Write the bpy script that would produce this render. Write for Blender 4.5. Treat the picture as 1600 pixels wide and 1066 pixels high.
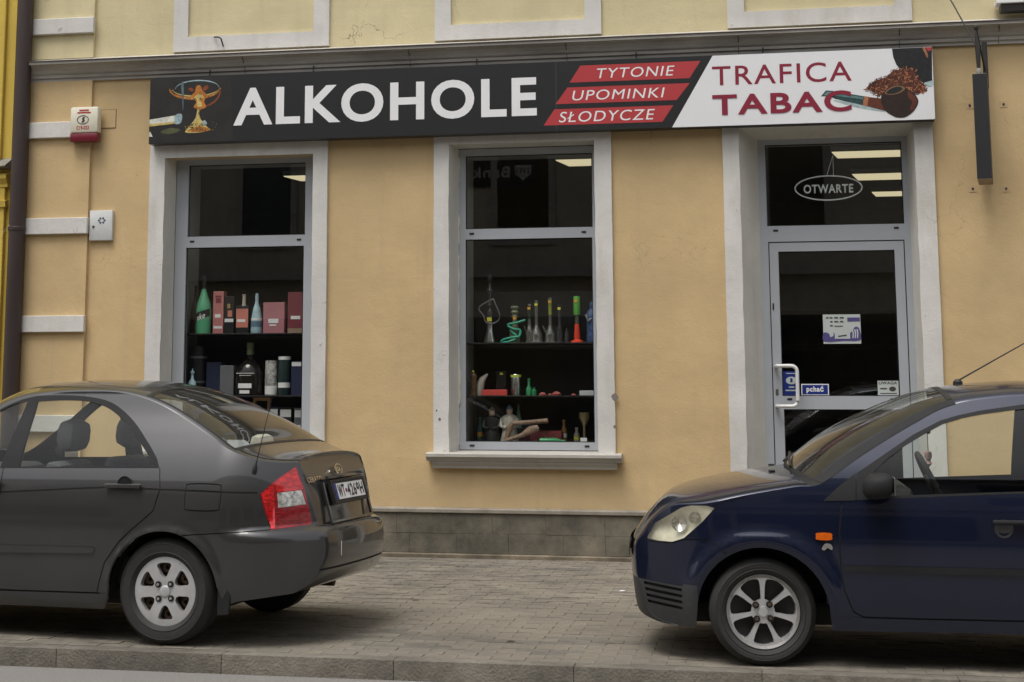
import bpy, bmesh, math, random
import numpy as np
from mathutils import Vector, Matrix
from mathutils.geometry import delaunay_2d_cdt
random.seed(7)
S = bpy.context.scene
for o in list(bpy.data.objects): bpy.data.objects.remove(o)
COL = S.collection
R = math.radians
# ---------------------------------------------------------------- camera
cd = bpy.data.cameras.new('camera'); cam = bpy.data.objects.new('camera', cd); COL.objects.link(cam)
cd.sensor_width = 36; cd.lens = 2455/1600*36
cd.shift_x = (800-700)/1600; cd.shift_y = (248-533)/1600
cd.clip_start = .1; cd.clip_end = 500
cam.location = (2.2857, -14.388, 1.55)
cam.rotation_euler = (R(90+8.205), 0, R(11.3))
S.camera = cam
# ---------------------------------------------------------------- world, sun
SUN_EL, SUN_AZ = 68, 205          # azimuth of the sun, degrees clockwise from +Y
w = bpy.data.worlds.new('World'); S.world = w; w.use_nodes = True
nt = w.node_tree; nt.nodes.clear()
sky = nt.nodes.new('ShaderNodeTexSky'); sky.sky_type = 'NISHITA'; sky.sun_disc = False
sky.sun_elevation = R(SUN_EL); sky.sun_rotation = R(SUN_AZ)
sky.air_density = 1.0; sky.dust_density = 4.0; sky.ozone_density = 1.0
hs = nt.nodes.new('ShaderNodeHueSaturation'); hs.inputs['Saturation'].default_value = .22
bg = nt.nodes.new('ShaderNodeBackground'); bg.inputs['Strength'].default_value = .15
wo = nt.nodes.new('ShaderNodeOutputWorld')
nt.links.new(sky.outputs[0], hs.inputs['Color']); nt.links.new(hs.outputs[0], bg.inputs[0]); nt.links.new(bg.outputs[0], wo.inputs[0])
sl = bpy.data.lights.new('sun', 'SUN'); sl.energy = 1.35; sl.angle = R(28); sl.color = (1, .96, .9)
so = bpy.data.objects.new('sun', sl); COL.objects.link(so)
az, el = R(SUN_AZ), R(SUN_EL)
so.rotation_euler = Vector((math.sin(az)*math.cos(el), math.cos(az)*math.cos(el), math.sin(el))).to_track_quat('Z', 'Y').to_euler()
so.location = (0, -10, 20)
vs = S.view_settings; vs.view_transform = 'Standard'; vs.look = 'None'; vs.exposure = 0.36; vs.gamma = 1; vs.use_curve_mapping = False
S.cycles.max_bounces = 10; S.cycles.transparent_max_bounces = 16; S.cycles.transmission_bounces = 8
S.cycles.use_denoising = True
S.cycles.caustics_reflective = False; S.cycles.caustics_refractive = False
S.cycles.sample_clamp_indirect = 4

# ---------------------------------------------------------------- materials
MATS = {}
def mat(name, col, rough=.6, metal=0., var=.12, scale=6., bump=.0, bscale=60., coat=0., dirt=None, emit=None, spec=.5, stretch=(1,1,1), alpha=None, vary_obj=0., world=0.):
    """procedural principled material: base colour broken up by noise, fine bump, optional darker dirt colour"""
    if name in MATS: return MATS[name]
    m = bpy.data.materials.new(name); m.use_nodes = True; n = m.node_tree.nodes; L = m.node_tree.links
    b = n['Principled BSDF']; c = (*col, 1)
    b.inputs['Roughness'].default_value = rough; b.inputs['Metallic'].default_value = metal
    b.inputs['Specular IOR Level'].default_value = spec
    if coat: b.inputs['Coat Weight'].default_value = coat; b.inputs['Coat Roughness'].default_value = .04
    tc = n.new('ShaderNodeTexCoord'); mp = n.new('ShaderNodeMapping'); mp.inputs['Scale'].default_value = stretch
    L.new(tc.outputs['Object'], mp.inputs[0])
    nz = n.new('ShaderNodeTexNoise'); nz.inputs['Scale'].default_value = scale; nz.inputs['Detail'].default_value = 7; nz.inputs['Roughness'].default_value = .65
    L.new(mp.outputs[0], nz.inputs['Vector'])
    rp = n.new('ShaderNodeValToRGB'); e = rp.color_ramp.elements
    e[0].position = .3; e[1].position = .72
    e[0].color = (*[max(0, v*(1-var)) for v in col], 1) if dirt is None else (*dirt, 1)
    e[1].color = (*[min(1, v*(1+var*.6)) for v in col], 1)
    L.new(nz.outputs[0], rp.inputs[0])
    out = rp.outputs[0]
    if world:                         # large soiling that runs on from piece to piece
        ge = n.new('ShaderNodeNewGeometry'); nw = n.new('ShaderNodeTexNoise'); nw.inputs['Scale'].default_value = 1.1; nw.inputs['Detail'].default_value = 9; nw.inputs['Roughness'].default_value = .7
        L.new(ge.outputs['Position'], nw.inputs['Vector']); mw = n.new('ShaderNodeMapRange'); mw.inputs['From Min'].default_value = .36; mw.inputs['From Max'].default_value = .64
        mw.inputs['To Min'].default_value = 1-world; mw.inputs['To Max'].default_value = 1+world*.4; L.new(nw.outputs[0], mw.inputs[0])
        vw = n.new('ShaderNodeVectorMath'); vw.operation = 'SCALE'; L.new(out, vw.inputs[0]); L.new(mw.outputs[0], vw.inputs['Scale']); out = vw.outputs[0]
    if vary_obj:
        oi = n.new('ShaderNodeObjectInfo'); mr = n.new('ShaderNodeMapRange')
        mr.inputs['To Min'].default_value = 1-vary_obj; mr.inputs['To Max'].default_value = 1+vary_obj*.6
        L.new(oi.outputs['Random'], mr.inputs[0])
        mx = n.new('ShaderNodeVectorMath'); mx.operation = 'SCALE'; L.new(out, mx.inputs[0]); L.new(mr.outputs[0], mx.inputs['Scale']); out = mx.outputs[0]
    L.new(out, b.inputs['Base Color'])
    if bump:
        n2 = n.new('ShaderNodeTexNoise'); n2.inputs['Scale'].default_value = bscale; n2.inputs['Detail'].default_value = 5
        L.new(tc.outputs['Object'], n2.inputs['Vector'])
        bp = n.new('ShaderNodeBump'); bp.inputs['Strength'].default_value = bump; bp.inputs['Distance'].default_value = .01
        L.new(n2.outputs[0], bp.inputs['Height']); L.new(bp.outputs[0], b.inputs['Normal'])
    if emit: b.inputs['Emission Color'].default_value = (*emit[:3], 1); b.inputs['Emission Strength'].default_value = emit[3]
    MATS[name] = m; return m
def glassmat(name, tint=(.9, .92, .9), refl=1., rough=0., ior=1.5, dirt=0., dcol=(.5, .47, .4)):
    """thin pane: clear film that reflects by Fresnel, with a patchy film for dust and painted haze"""
    if name in MATS: return MATS[name]
    m = bpy.data.materials.new(name); m.use_nodes = True; n = m.node_tree.nodes; L = m.node_tree.links; n.clear()
    o = n.new('ShaderNodeOutputMaterial'); t = n.new('ShaderNodeBsdfTransparent'); t.inputs[0].default_value = (*tint, 1)
    g = n.new('ShaderNodeBsdfGlossy'); g.inputs['Roughness'].default_value = rough; g.inputs[0].default_value = (refl, refl, refl, 1)
    f = n.new('ShaderNodeFresnel'); ge = n.new('ShaderNodeNewGeometry'); mi_ = n.new('ShaderNodeMapRange')   # thin sheet: same reflectance from both sides
    mi_.inputs['To Min'].default_value = ior; mi_.inputs['To Max'].default_value = 1/ior; L.new(ge.outputs['Backfacing'], mi_.inputs[0]); L.new(mi_.outputs[0], f.inputs[0])
    x = n.new('ShaderNodeMixShader'); L.new(f.outputs[0], x.inputs[0]); L.new(t.outputs[0], x.inputs[1]); L.new(g.outputs[0], x.inputs[2])
    fin = x.outputs[0]
    if dirt:
        d = n.new('ShaderNodeBsdfDiffuse'); d.inputs[0].default_value = (*dcol, 1)
        tc = n.new('ShaderNodeTexCoord'); nz = n.new('ShaderNodeTexNoise'); nz.inputs['Scale'].default_value = 3; nz.inputs['Detail'].default_value = 8
        L.new(tc.outputs['Object'], nz.inputs['Vector'])
        mr = n.new('ShaderNodeMapRange'); mr.inputs['From Min'].default_value = .3; mr.inputs['From Max'].default_value = .8
        mr.inputs['To Min'].default_value = dirt*.3; mr.inputs['To Max'].default_value = dirt; L.new(nz.outputs[0], mr.inputs[0])
        y = n.new('ShaderNodeMixShader'); L.new(mr.outputs[0], y.inputs[0]); L.new(fin, y.inputs[1]); L.new(d.outputs[0], y.inputs[2]); fin = y.outputs[0]
    L.new(fin, o.inputs[0]); MATS[name] = m; return m
def plaster(name, col, stain, crack=.0, low=None, chips=.0):
    """painted render: cloudy tone, rain streaks, hairline cracks, fine grain; stain rises from the ground to height low"""
    m = bpy.data.materials.new(name); m.use_nodes = True; n = m.node_tree.nodes; L = m.node_tree.links; b = n['Principled BSDF']
    b.inputs['Roughness'].default_value = .9; b.inputs['Specular IOR Level'].default_value = .2
    tc = n.new('ShaderNodeTexCoord')
    def noise(sc, st=(1, 1, 1), det=8, rg=.6):
        mp = n.new('ShaderNodeMapping'); mp.inputs['Scale'].default_value = st; L.new(tc.outputs['Object'], mp.inputs[0])
        z = n.new('ShaderNodeTexNoise'); z.inputs['Scale'].default_value = sc; z.inputs['Detail'].default_value = det; z.inputs['Roughness'].default_value = rg
        L.new(mp.outputs[0], z.inputs['Vector']); return z.outputs[0]
    def rng(x, a, bb, c, d):
        r = n.new('ShaderNodeMapRange'); r.inputs['From Min'].default_value = a; r.inputs['From Max'].default_value = bb
        r.inputs['To Min'].default_value = c; r.inputs['To Max'].default_value = d; L.new(x, r.inputs[0]); return r.outputs[0]
    def mix(f, a, c2):
        x = n.new('ShaderNodeMix'); x.data_type = 'RGBA'; L.new(f, x.inputs[0])
        for i, v in ((6, a), (7, c2)):
            if isinstance(v, tuple): x.inputs[i].default_value = (*v, 1)
            else: L.new(v, x.inputs[i])
        return x.outputs[2]
    c1 = mix(rng(noise(1.3), .35, .68, 0, 1), tuple(v*.86 for v in col), tuple(min(1, v*1.07) for v in col))
    c1 = mix(rng(noise(.55), .42, .62, 0, .55), c1, tuple(v*.80 for v in col))
    c1 = mix(rng(noise(7, (1, 1, .09)), .54, .78, 0, .5), c1, stain)
    c1 = mix(rng(noise(160, det=3), .35, .7, 0, .28), c1, tuple(v*.72 for v in col))
    c1 = mix(rng(noise(30, det=6), .66, .70, 0, .35), c1, tuple(min(1, v*1.25) for v in col))
    c1 = mix(rng(noise(22), .62, .75, 0, .3), c1, tuple(v*.8 for v in col))
    if low:
        sx = n.new('ShaderNodeSeparateXYZ'); L.new(tc.outputs['Object'], sx.inputs[0])
        ad = n.new('ShaderNodeMath'); ad.operation = 'MULTIPLY_ADD'; L.new(noise(2.5), ad.inputs[0]); ad.inputs[1].default_value = .9; L.new(sx.outputs[2], ad.inputs[2])
        c1 = mix(rng(ad.outputs[0], low+.25, low+.75, .55, 0), c1, stain)
    if crack:
        wn = n.new('ShaderNodeTexNoise'); wn.inputs['Scale'].default_value = 2.2; wn.inputs['Detail'].default_value = 5; L.new(tc.outputs['Object'], wn.inputs['Vector'])
        va = n.new('ShaderNodeVectorMath'); va.operation = 'ADD'; L.new(tc.outputs['Object'], va.inputs[0]); L.new(wn.outputs['Color'], va.inputs[1])
        v = n.new('ShaderNodeTexVoronoi'); v.feature = 'DISTANCE_TO_EDGE'; v.inputs['Scale'].default_value = 1.1; L.new(va.outputs[0], v.inputs['Vector'])
        th = rng(v.outputs[0], .0, .006, 1, 0); gate = rng(noise(.9), .52, .58, 0, crack)
        mu = n.new('ShaderNodeMath'); mu.operation = 'MULTIPLY'; L.new(th, mu.inputs[0]); L.new(gate, mu.inputs[1])
        c1 = mix(mu.outputs[0], c1, tuple(v*.35 for v in stain))
    if chips: c1 = mix(rng(noise(8, det=6, rg=.55), .70, .715, 0, chips), c1, tuple(v*.6 for v in stain)); c1 = mix(rng(noise(3.2, (1, 1, .35)), .55, .75, 0, .55), c1, stain)
    L.new(c1, b.inputs['Base Color'])
    bp = n.new('ShaderNodeBump'); bp.inputs['Strength'].default_value = .38; bp.inputs['Distance'].default_value = .005
    L.new(noise(70, det=4), bp.inputs['Height'])
    b2 = n.new('ShaderNodeBump'); b2.inputs['Strength'].default_value = .25; b2.inputs['Distance'].default_value = .03
    L.new(noise(4), b2.inputs['Height']); L.new(bp.outputs[0], b2.inputs['Normal']); L.new(b2.outputs[0], b.inputs['Normal'])
    MATS[name] = m; return m

# ---------------------------------------------------------------- mesh helpers
def ob(name, vs, fs, m=None, parent=None, smooth=False, mats=None, fm=None):
    me = bpy.data.meshes.new(name); me.from_pydata([tuple(v) for v in vs], [], fs); me.validate(); me.update()
    for x in (mats or ([m] if m else [])): me.materials.append(x)
    if fm and len(fm) == len(me.polygons): me.polygons.foreach_set('material_index', fm)
    if smooth: me.polygons.foreach_set('use_smooth', [True]*len(me.polygons))
    o = bpy.data.objects.new(name, me); COL.objects.link(o)
    if parent: o.parent = parent
    return o
def tag(o, label=None, cat=None, group=None, kind=None):
    for k, v in (('label', label), ('category', cat), ('group', group), ('kind', kind)):
        if v: o[k] = v
    return o
def empty(name, loc=(0, 0, 0), rz=0., label=None, cat=None, group=None):
    o = bpy.data.objects.new(name, None); COL.objects.link(o); o.location = loc; o.rotation_euler = (0, 0, rz); o.empty_display_size = .1
    return tag(o, label, cat, group)
class MB:
    def __init__(s): s.v = []; s.f = []; s.fm = []
    def add(s, vs, fs, mi=0):
        k = len(s.v); s.v += [tuple(v) for v in vs]; s.f += [tuple(i+k for i in f) for f in fs]; s.fm += [mi]*len(fs); return s
    def box(s, x0, x1, y0, y1, z0, z1, b=0., mi=0):
        if b <= 0:
            vs = [(x, y, z) for z in (z0, z1) for y in (y0, y1) for x in (x0, x1)]
            return s.add(vs, [(0, 2, 3, 1), (4, 5, 7, 6), (0, 1, 5, 4), (2, 6, 7, 3), (0, 4, 6, 2), (1, 3, 7, 5)], mi)
        bm = bmesh.new(); bmesh.ops.create_cube(bm, size=1)
        bmesh.ops.scale(bm, vec=(abs(x1-x0), abs(y1-y0), abs(z1-z0)), verts=bm.verts)
        bmesh.ops.translate(bm, vec=((x0+x1)/2, (y0+y1)/2, (z0+z1)/2), verts=bm.verts)
        bmesh.ops.bevel(bm, geom=bm.edges, offset=b, segments=2, affect='EDGES', profile=.5)
        bm.verts.index_update(); s.add([v.co[:] for v in bm.verts], [[v.index for v in f.verts] for f in bm.faces], mi); bm.free(); return s
    def lathe(s, prof, n=24, c=(0, 0, 0), axis='Z', mi=0, cap=True):
        vs = []; fs = []
        for r, h in prof:
            for i in range(n):
                a = 2*math.pi*i/n; p = (r*math.cos(a), r*math.sin(a), h)
                if axis == 'Y': p = (p[0], p[2], -p[1])
                if axis == 'X': p = (p[2], p[0], p[1])
                vs.append((p[0]+c[0], p[1]+c[1], p[2]+c[2]))
        for j in range(len(prof)-1):
            for i in range(n):
                a, b = j*n+i, j*n+(i+1) % n; fs.append((a, b, b+n, a+n))
        if cap: fs.append(tuple(range(n))[::-1]); fs.append(tuple(range((len(prof)-1)*n, len(prof)*n)))
        return s.add(vs, fs, mi)
    def tube(s, path, r, n=10, mi=0):
        path = [Vector(p) for p in path]; vs = []; fs = []
        for i, p in enumerate(path):
            t = (path[min(i+1, len(path)-1)]-path[max(i-1, 0)]).normalized()
            u = t.cross(Vector((0, 0, 1)));  u = u if u.length > .05 else t.cross(Vector((1, 0, 0))); u.normalize(); q = t.cross(u)
            rr = r[i] if isinstance(r, (list, tuple)) else r
            for k in range(n):
                a = 2*math.pi*k/n; vs.append(p+u*rr*math.cos(a)+q*rr*math.sin(a))
        for j in range(len(path)-1):
            for i in range(n):
                a, b = j*n+i, j*n+(i+1) % n; fs.append((a, b, b+n, a+n))
        fs.append(tuple(range(n))[::-1]); fs.append(tuple(range((len(path)-1)*n, len(path)*n)))
        return s.add(vs, fs, mi)
    def prof(s, pts, x0, x1, mi=0):
        """(y,z) outline swept along x"""
        k = len(pts); vs = [(x0, y, z) for y, z in pts]+[(x1, y, z) for y, z in pts]
        fs = [(i, (i+1) % k, k+(i+1) % k, k+i) for i in range(k)]+[tuple(range(k))[::-1], tuple(range(k, 2*k))]
        return s.add(vs, fs, mi)
    def plate(s, outer, holes=(), y0=0., y1=.01, mi=0):
        """(x,z) outline with holes, extruded from y0 (front) to y1"""
        loops = [list(outer)]+[list(h) for h in holes]; pts = []; edges = []
        for lp in loops:
            k = len(pts); pts += lp; edges += [(k+i, k+(i+1) % len(lp)) for i in range(len(lp))]
        r = delaunay_2d_cdt([Vector(p) for p in pts], edges, [], 0, 1e-6)
        V = r[0]; tri = [f for f in r[2]]
        keep = []
        for f in tri:
            cx = sum(V[i].x for i in f)/3; cz = sum(V[i].y for i in f)/3
            if pip(cx, cz, outer) and not any(pip(cx, cz, h) for h in holes): keep.append(f)
        n = len(V); vs = [(p.x, y0, p.y) for p in V]+[(p.x, y1, p.y) for p in V]; fs = []
        cnt = {}
        for f in keep:
            a, b, c = f
            if (V[b]-V[a]).cross(V[c]-V[a]) < 0: a, b, c = a, c, b
            fs.append((a, b, c)); fs.append((a+n, c+n, b+n))
            for e in ((a, b), (b, c), (c, a)): cnt[e] = 1
        for a, b in cnt:
            if (b, a) not in cnt: fs.append((b, a, a+n, b+n))
        return s.add(vs, fs, mi)
    def build(s, name, m, parent=None, smooth=False, fix=True):
        o = ob(name, s.v, s.f, parent=parent, mats=m if isinstance(m, list) else [m], fm=s.fm)
        if fix:
            bm = bmesh.new(); bm.from_mesh(o.data); bmesh.ops.recalc_face_normals(bm, faces=bm.faces); bm.to_mesh(o.data); bm.free()
        if smooth:
            o.data.polygons.foreach_set('use_smooth', [True]*len(o.data.polygons)); o.data.set_sharp_from_angle(angle=R(38))
        return o
def pip(x, z, poly):
    c = False; j = len(poly)-1
    for i in range(len(poly)):
        xi, zi = poly[i][0], poly[i][1]; xj, zj = poly[j][0], poly[j][1]
        if (zi > z) != (zj > z) and x < (xj-xi)*(z-zi)/(zj-zi)+xi: c = not c
        j = i
    return c
def rect(x0, x1, z0, z1): return [(x0, z0), (x1, z0), (x1, z1), (x0, z1)]
def circ(cx, cz, r, n=24, rz=None): return [(cx+r*math.cos(2*math.pi*i/n), cz+(rz or r)*math.sin(2*math.pi*i/n)) for i in range(n)]
def smooth_poly(pts, n=4, closed=True):
    out = []; N = len(pts)
    for i in range(N if closed else N-1):
        p = [pts[(i+k) % N] if closed else pts[min(max(i+k, 0), N-1)] for k in (-1, 0, 1, 2)]
        for j in range(n):
            t = j/n; out.append(tuple(.5*((2*p[1][d])+(-p[0][d]+p[2][d])*t+(2*p[0][d]-5*p[1][d]+4*p[2][d]-p[3][d])*t*t+(-p[0][d]+3*p[1][d]-3*p[2][d]+p[3][d])*t**3) for d in range(len(p[0]))))
    if not closed: out.append(tuple(pts[-1]))
    return out
_tc = {}
def text_mesh(body, weight=0.):
    k = (body, weight)
    if k in _tc: return _tc[k]
    cu = bpy.data.curves.new('t', 'FONT'); cu.body = body; cu.offset = weight; cu.size = 1; cu.extrude = 0; cu.fill_mode = 'FRONT'; cu.resolution_u = 6; cu.space_character = 1.12
    o = bpy.data.objects.new('t', cu); COL.objects.link(o); bpy.context.view_layer.update()
    me = bpy.data.meshes.new_from_object(o.evaluated_get(bpy.context.evaluated_depsgraph_get()))
    v = np.array([x.co[:] for x in me.vertices]); f = [tuple(p.vertices) for p in me.polygons]
    bpy.data.objects.remove(o); bpy.data.curves.remove(cu); bpy.data.meshes.remove(me)
    _tc[k] = (v, f); return v, f
def text(name, body, x0, x1, z0, z1, y, m, parent, weight=0., shear=0.):
    """flat lettering fitted to the box x0..x1, z0..z1 on the plane y, facing -y"""
    v, f = text_mesh(body, weight); v = v.copy()
    a, b = v.min(0), v.max(0)
    X = (v[:, 0]-a[0])/(b[0]-a[0])*(x1-x0-shear*(z1-z0))+x0; Z = (v[:, 1]-a[1])/(b[1]-a[1])
    X = X+shear*Z*(z1-z0); Z = Z*(z1-z0)+z0
    return ob(name, [(X[i], y, Z[i]) for i in range(len(X))], f, m, parent)

# ---------------------------------------------------------------- palette
WALL = plaster('plaster_orange_beige', (.66, .485, .262), (.49, .375, .225), .3, low=.42)
WALLU = plaster('plaster_pale_cream', (.70, .61, .375), (.50, .43, .27), .8)
TRIM = plaster('plaster_grey_trim', (.72, .70, .66), (.46, .43, .37), .4, chips=.5)
CORN = mat('cornice_grey_paint', (.46, .435, .395), .85, var=.3, scale=3, bump=.2, stretch=(.4, 1, 2), dirt=(.29, .27, .24))
YELL = plaster('plaster_strong_yellow', (.72, .52, .11), (.35, .26, .08), 1.)
PLIN = mat('plinth_stone', (.20, .172, .13), .9, scale=2.2, bump=.35, dirt=(.095, .09, .068), vary_obj=.03, world=.4)
LEDGE = mat('ledge_stone', (.27, .24, .195), .9, var=.3, scale=5, bump=.25)
ALU = mat('aluminium_grey_paint', (.40, .42, .45), .45, var=.05, scale=2)
ALUD = mat('dark_gasket', (.012, .012, .013), .6)
PANE = glassmat('shop_glass', (.985, .99, .98), ior=1.55)
BLACK = mat('matt_black', (.012, .012, .013), .5)
WHITE = mat('white_print', (.80, .80, .80), .5, var=.04)
SIGNB = mat('sign_black_film', (.016, .017, .018), .38, var=.1)
SIGNW = mat('sign_white_film', (.78, .78, .79), .4, var=.04, scale=2)
REDF = mat('sign_red_film', (.45, .045, .05), .4, var=.06)
DRED = mat('sign_dark_red_print', (.24, .012, .035), .45, var=.04)
# ================================================================ ground
ROADM = mat('asphalt', (.21, .20, .185), .9, var=.35, scale=90, bump=.5, bscale=220)
road = tag(MB().box(-60, 60, -19, -5.36, -.6, -.112).build('road', ROADM), kind='structure')
pav = tag(MB().box(-60, 60, -5.24, .3, -.6, -.0045).build('pavement', mat('joint_sand', (.218, .192, .152), .95, var=.3, scale=30, bump=.3, world=.3)), kind='structure')
PAVM = mat('concrete_paver', (.208, .185, .148), .88, var=.32, scale=7, bump=.35, bscale=120, vary_obj=.06, world=.25)
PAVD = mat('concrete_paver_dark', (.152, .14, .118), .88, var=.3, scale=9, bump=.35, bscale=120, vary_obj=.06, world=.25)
PAVF = mat('concrete_paver_field', (.208, .185, .148), .88, var=.35, scale=6, bump=.35, bscale=120, world=.3)
# kerb stones, one metre each
KERB = mat('kerb_concrete', (.168, .150, .122), .9, var=.4, scale=9, bump=.8, bscale=60, vary_obj=.06, dirt=(.12, .108, .09), world=.35)
kerb = empty('kerb', (0, -5.36, 0)); kerb['kind'] = 'structure'
for i in range(-9, 10):
    x0 = .165+i*1.03
    b = MB().box(x0+.001, x0+1.029, 0, .125, -.3, 0, .005)
    b.build('kerb_stone', KERB, kerb, smooth=True)
# paving blocks: single pieces where they show largest, the rest joined
pave_m = {}
def paver_mesh(L, D, mi):
    k = (L, D, mi)
    if k not in pave_m:
        o = MB().box(0, L, 0, D, -.05, 0, .003).build('paver', [PAVM, PAVD][mi]); pave_m[k] = o.data; bpy.data.objects.remove(o)
    return pave_m[k]
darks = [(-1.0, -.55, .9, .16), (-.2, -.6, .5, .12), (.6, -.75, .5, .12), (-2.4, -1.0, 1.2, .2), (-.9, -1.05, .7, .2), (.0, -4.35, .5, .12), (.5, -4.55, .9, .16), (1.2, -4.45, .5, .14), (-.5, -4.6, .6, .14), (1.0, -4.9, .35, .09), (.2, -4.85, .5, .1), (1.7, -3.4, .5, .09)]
single = []; field = MB(); rng = random.Random(3)
row = 0; y = -5.228
while y < -.09:
    x = -6.5+(row % 2)*.1
    while x < 7.5:
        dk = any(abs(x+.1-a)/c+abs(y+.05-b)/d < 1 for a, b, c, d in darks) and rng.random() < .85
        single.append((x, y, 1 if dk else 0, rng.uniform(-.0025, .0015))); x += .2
    y += .1; row += 1
def vis(p):                                    # nearest open stretch of paving between the two cars
    x, y = p[0], p[1]; return (-.95 < x < 1.55) * 10 - abs(y+5.2)*1.2 - max(0, abs(x-.3)-1.2)*.4
single.sort(key=vis, reverse=True)
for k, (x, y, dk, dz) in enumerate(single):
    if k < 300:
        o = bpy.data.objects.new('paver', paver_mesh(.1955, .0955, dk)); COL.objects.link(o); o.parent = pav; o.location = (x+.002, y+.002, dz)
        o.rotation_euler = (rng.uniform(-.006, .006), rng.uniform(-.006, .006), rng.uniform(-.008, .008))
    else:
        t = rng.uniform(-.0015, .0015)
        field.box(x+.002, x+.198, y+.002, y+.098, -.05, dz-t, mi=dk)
fo = field.build('paver_field', [PAVF, PAVD], pav, fix=False); fo['kind'] = 'stuff'

# ================================================================ shop building
B = empty('shop_building', (0, 0, 0), 0, 'beige two-tone plastered shop building with grey window surrounds and cornice', 'building')
INN = mat('inner_reveal_white', (.42, .42, .41), .8, var=.1)
XL, XR = -4.835, 7.6
H1 = rect(-3.40, -1.90, .94, 3.745); H2 = rect(-.575, .795, .94, 3.795); HD = rect(2.114, 3.645, -.05, 3.87)
MB().plate(rect(XL, XR, -.3, 4.6), [H1, H2, [(p[0], max(p[1], -.2)) for p in HD]], 0, .14).build('wall', WALL, B)
MB().plate(rect(XL, XR, 4.6, 12), [], 0, .3).build('upper_wall', WALLU, B)
# wall core behind with the smaller openings of the frames
MB().plate(rect(XL, XR, -.3, 4.6), [rect(-3.36, -1.97, .94, 3.77), rect(-.52, .78, .94, 3.78), rect(2.28, 3.61, -.05, 3.80)], .34, .78).build('wall_core', INN, B)
def ring(name, a, b, y0, y1, m, sides='LRT'):
    """reveal: quads from opening a (x0,x1,z0,z1) at y0 to opening b at y1"""
    mb = MB(); q = lambda r, y: [(r[0], y, r[2]), (r[1], y, r[2]), (r[1], y, r[3]), (r[0], y, r[3])]
    A, Bq = q(a, y0), q(b, y1)
    for s, (i, j) in dict(B=(0, 1), R=(1, 2), T=(2, 3), L=(3, 0)).items():
        if s in sides: mb.add([A[i], A[j], Bq[j], Bq[i]], [(0, 1, 2, 3)])
    return mb.build(name, m, B, fix=False)
def rough_ring(x0, x1, z0, z1, X0, X1, Z1, y0, y1, seed):
    """surround moulding: two legs and a head, edges slightly uneven"""
    r = random.Random(seed); n = 26
    inl = [(x0+r.uniform(-.003, .003), z0+(z1-z0)*i/n) for i in range(n+1)]; inr = [(x1+r.uniform(-.003, .003), z1-(z1-z0)*i/n) for i in range(n+1)]
    ol = [(X0+r.uniform(-.002, .002), Z1-(Z1-z0)*i/n) for i in range(n+1)]; orr = [(X1+r.uniform(-.002, .002), z0+(Z1-z0)*i/n) for i in range(n+1)]
    poly = inl+inr+orr+ol
    return MB().plate(poly, [], y0, y1)
rough_ring(-3.40, -1.90, .94, 3.745, -3.556, -1.757, 3.93, -.035, .02, 1).build('window_surround', TRIM, B)
rough_ring(-.575, .795, .94, 3.795, -.72, .952, 3.93, -.035, .02, 2).build('window_surround', TRIM, B)
rough_ring(2.114, 3.645, .0, 3.87, 1.964, 3.808, 3.95, -.035, .02, 3).build('door_surround', TRIM, B)
REVM = plaster('reveal_lit_plaster', (.70, .68, .62), (.45, .42, .36), .3)  # pale tone carries the skylight that brightens the reveals
ring('window_reveal', (-3.40, -1.90, .94, 3.745), (-3.37, -1.96, .95, 3.775), -.03, .2, REVM)
ring('window_reveal', (-.575, .795, .94, 3.795), (-.525, .788, .95, 3.785), -.03, .2, REVM)
ring('door_reveal', (2.114, 3.645, -.05, 3.87), (2.277, 3.613, -.05, 3.80), -.03, .3, REVM)
ring('inner_reveal', (-3.33, -1.99, .99, 3.74), (-3.33, -1.99, .99, 3.74), .25, .78, INN)
ring('inner_reveal', (-.49, .76, .99, 3.75), (-.49, .76, .99, 3.75), .25, .78, INN)
# chipped plaster along the middle window's left edge
CH = mat('bare_lime_plaster', (.62, .60, .53), .95, bump=.4, scale=20)
r_ = random.Random(9); pts = [(-.535, 1.0+i*.045) for i in range(61)]; wv = -.515
for i in range(61):
    if r_.random() < .3: wv = -.518+r_.uniform(-.012, .012)
    pts.append((wv+r_.uniform(-.003, .003), 1.0+(60-i)*.045))
MB().plate(pts, [], .185, .199).build('chipped_edge', CH, B)
for cx, cz, s in ((.952, 1.445, .03), (.948, 1.18, .012), (-.66, 1.24, .012), (-.69, 1.32, .008)):
    MB().plate([(cx+s*(1+.5*r_.random())*math.cos(a)*.8, cz+s*(1+.4*r_.random())*math.sin(a)) for a in np.linspace(0, 5.9, 9)], [], -.037, -.0355).build('chipped_spot', mat('exposed_grey_render', (.20, .18, .16), .95), B)
def window_frame(name, X0, X1, Z0, Z1, holes, y, parent, dep=.07):
    fr = MB().plate(rect(X0, X1, Z0, Z1), [rect(*h) for h in holes], y, y+dep).build(name, ALU, parent)
    for h in holes:
        MB().plate(rect(h[0]-.012, h[1]+.012, h[2]-.012, h[3]+.012), [rect(h[0]+.008, h[1]-.008, h[2]+.008, h[3]-.008)], y+.022, y+.03).build('gasket', ALUD, fr)
        MB().box(h[0], h[1], y+.034, y+.04, h[2], h[3]).build('pane', PANE, fr)
    return fr
def caps(fr, y, spots):
    for x, z in spots: MB().box(x-.022, x+.022, y-.006, y+.002, z-.009, z+.009, .003).build('drain_cap', ALUD, fr)
f1 = window_frame('window', -3.365, -1.964, .957, 3.775, [(-3.24, -2.042, 2.992, 3.70), (-3.25, -2.05, 1.03, 2.885)], .2, B); caps(f1, .2, [(-3.19, 2.945), (-2.1, 2.945)])
f2 = window_frame('window', -.522, .785, .957, 3.778, [(-.458, .748, 3.013, 3.713), (-.46, .743, 1.03, 2.915)], .2, B); caps(f2, .2, [(-.40, 2.97), (.665, 2.967), (-.40, .995), (.67, .995)])
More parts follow.
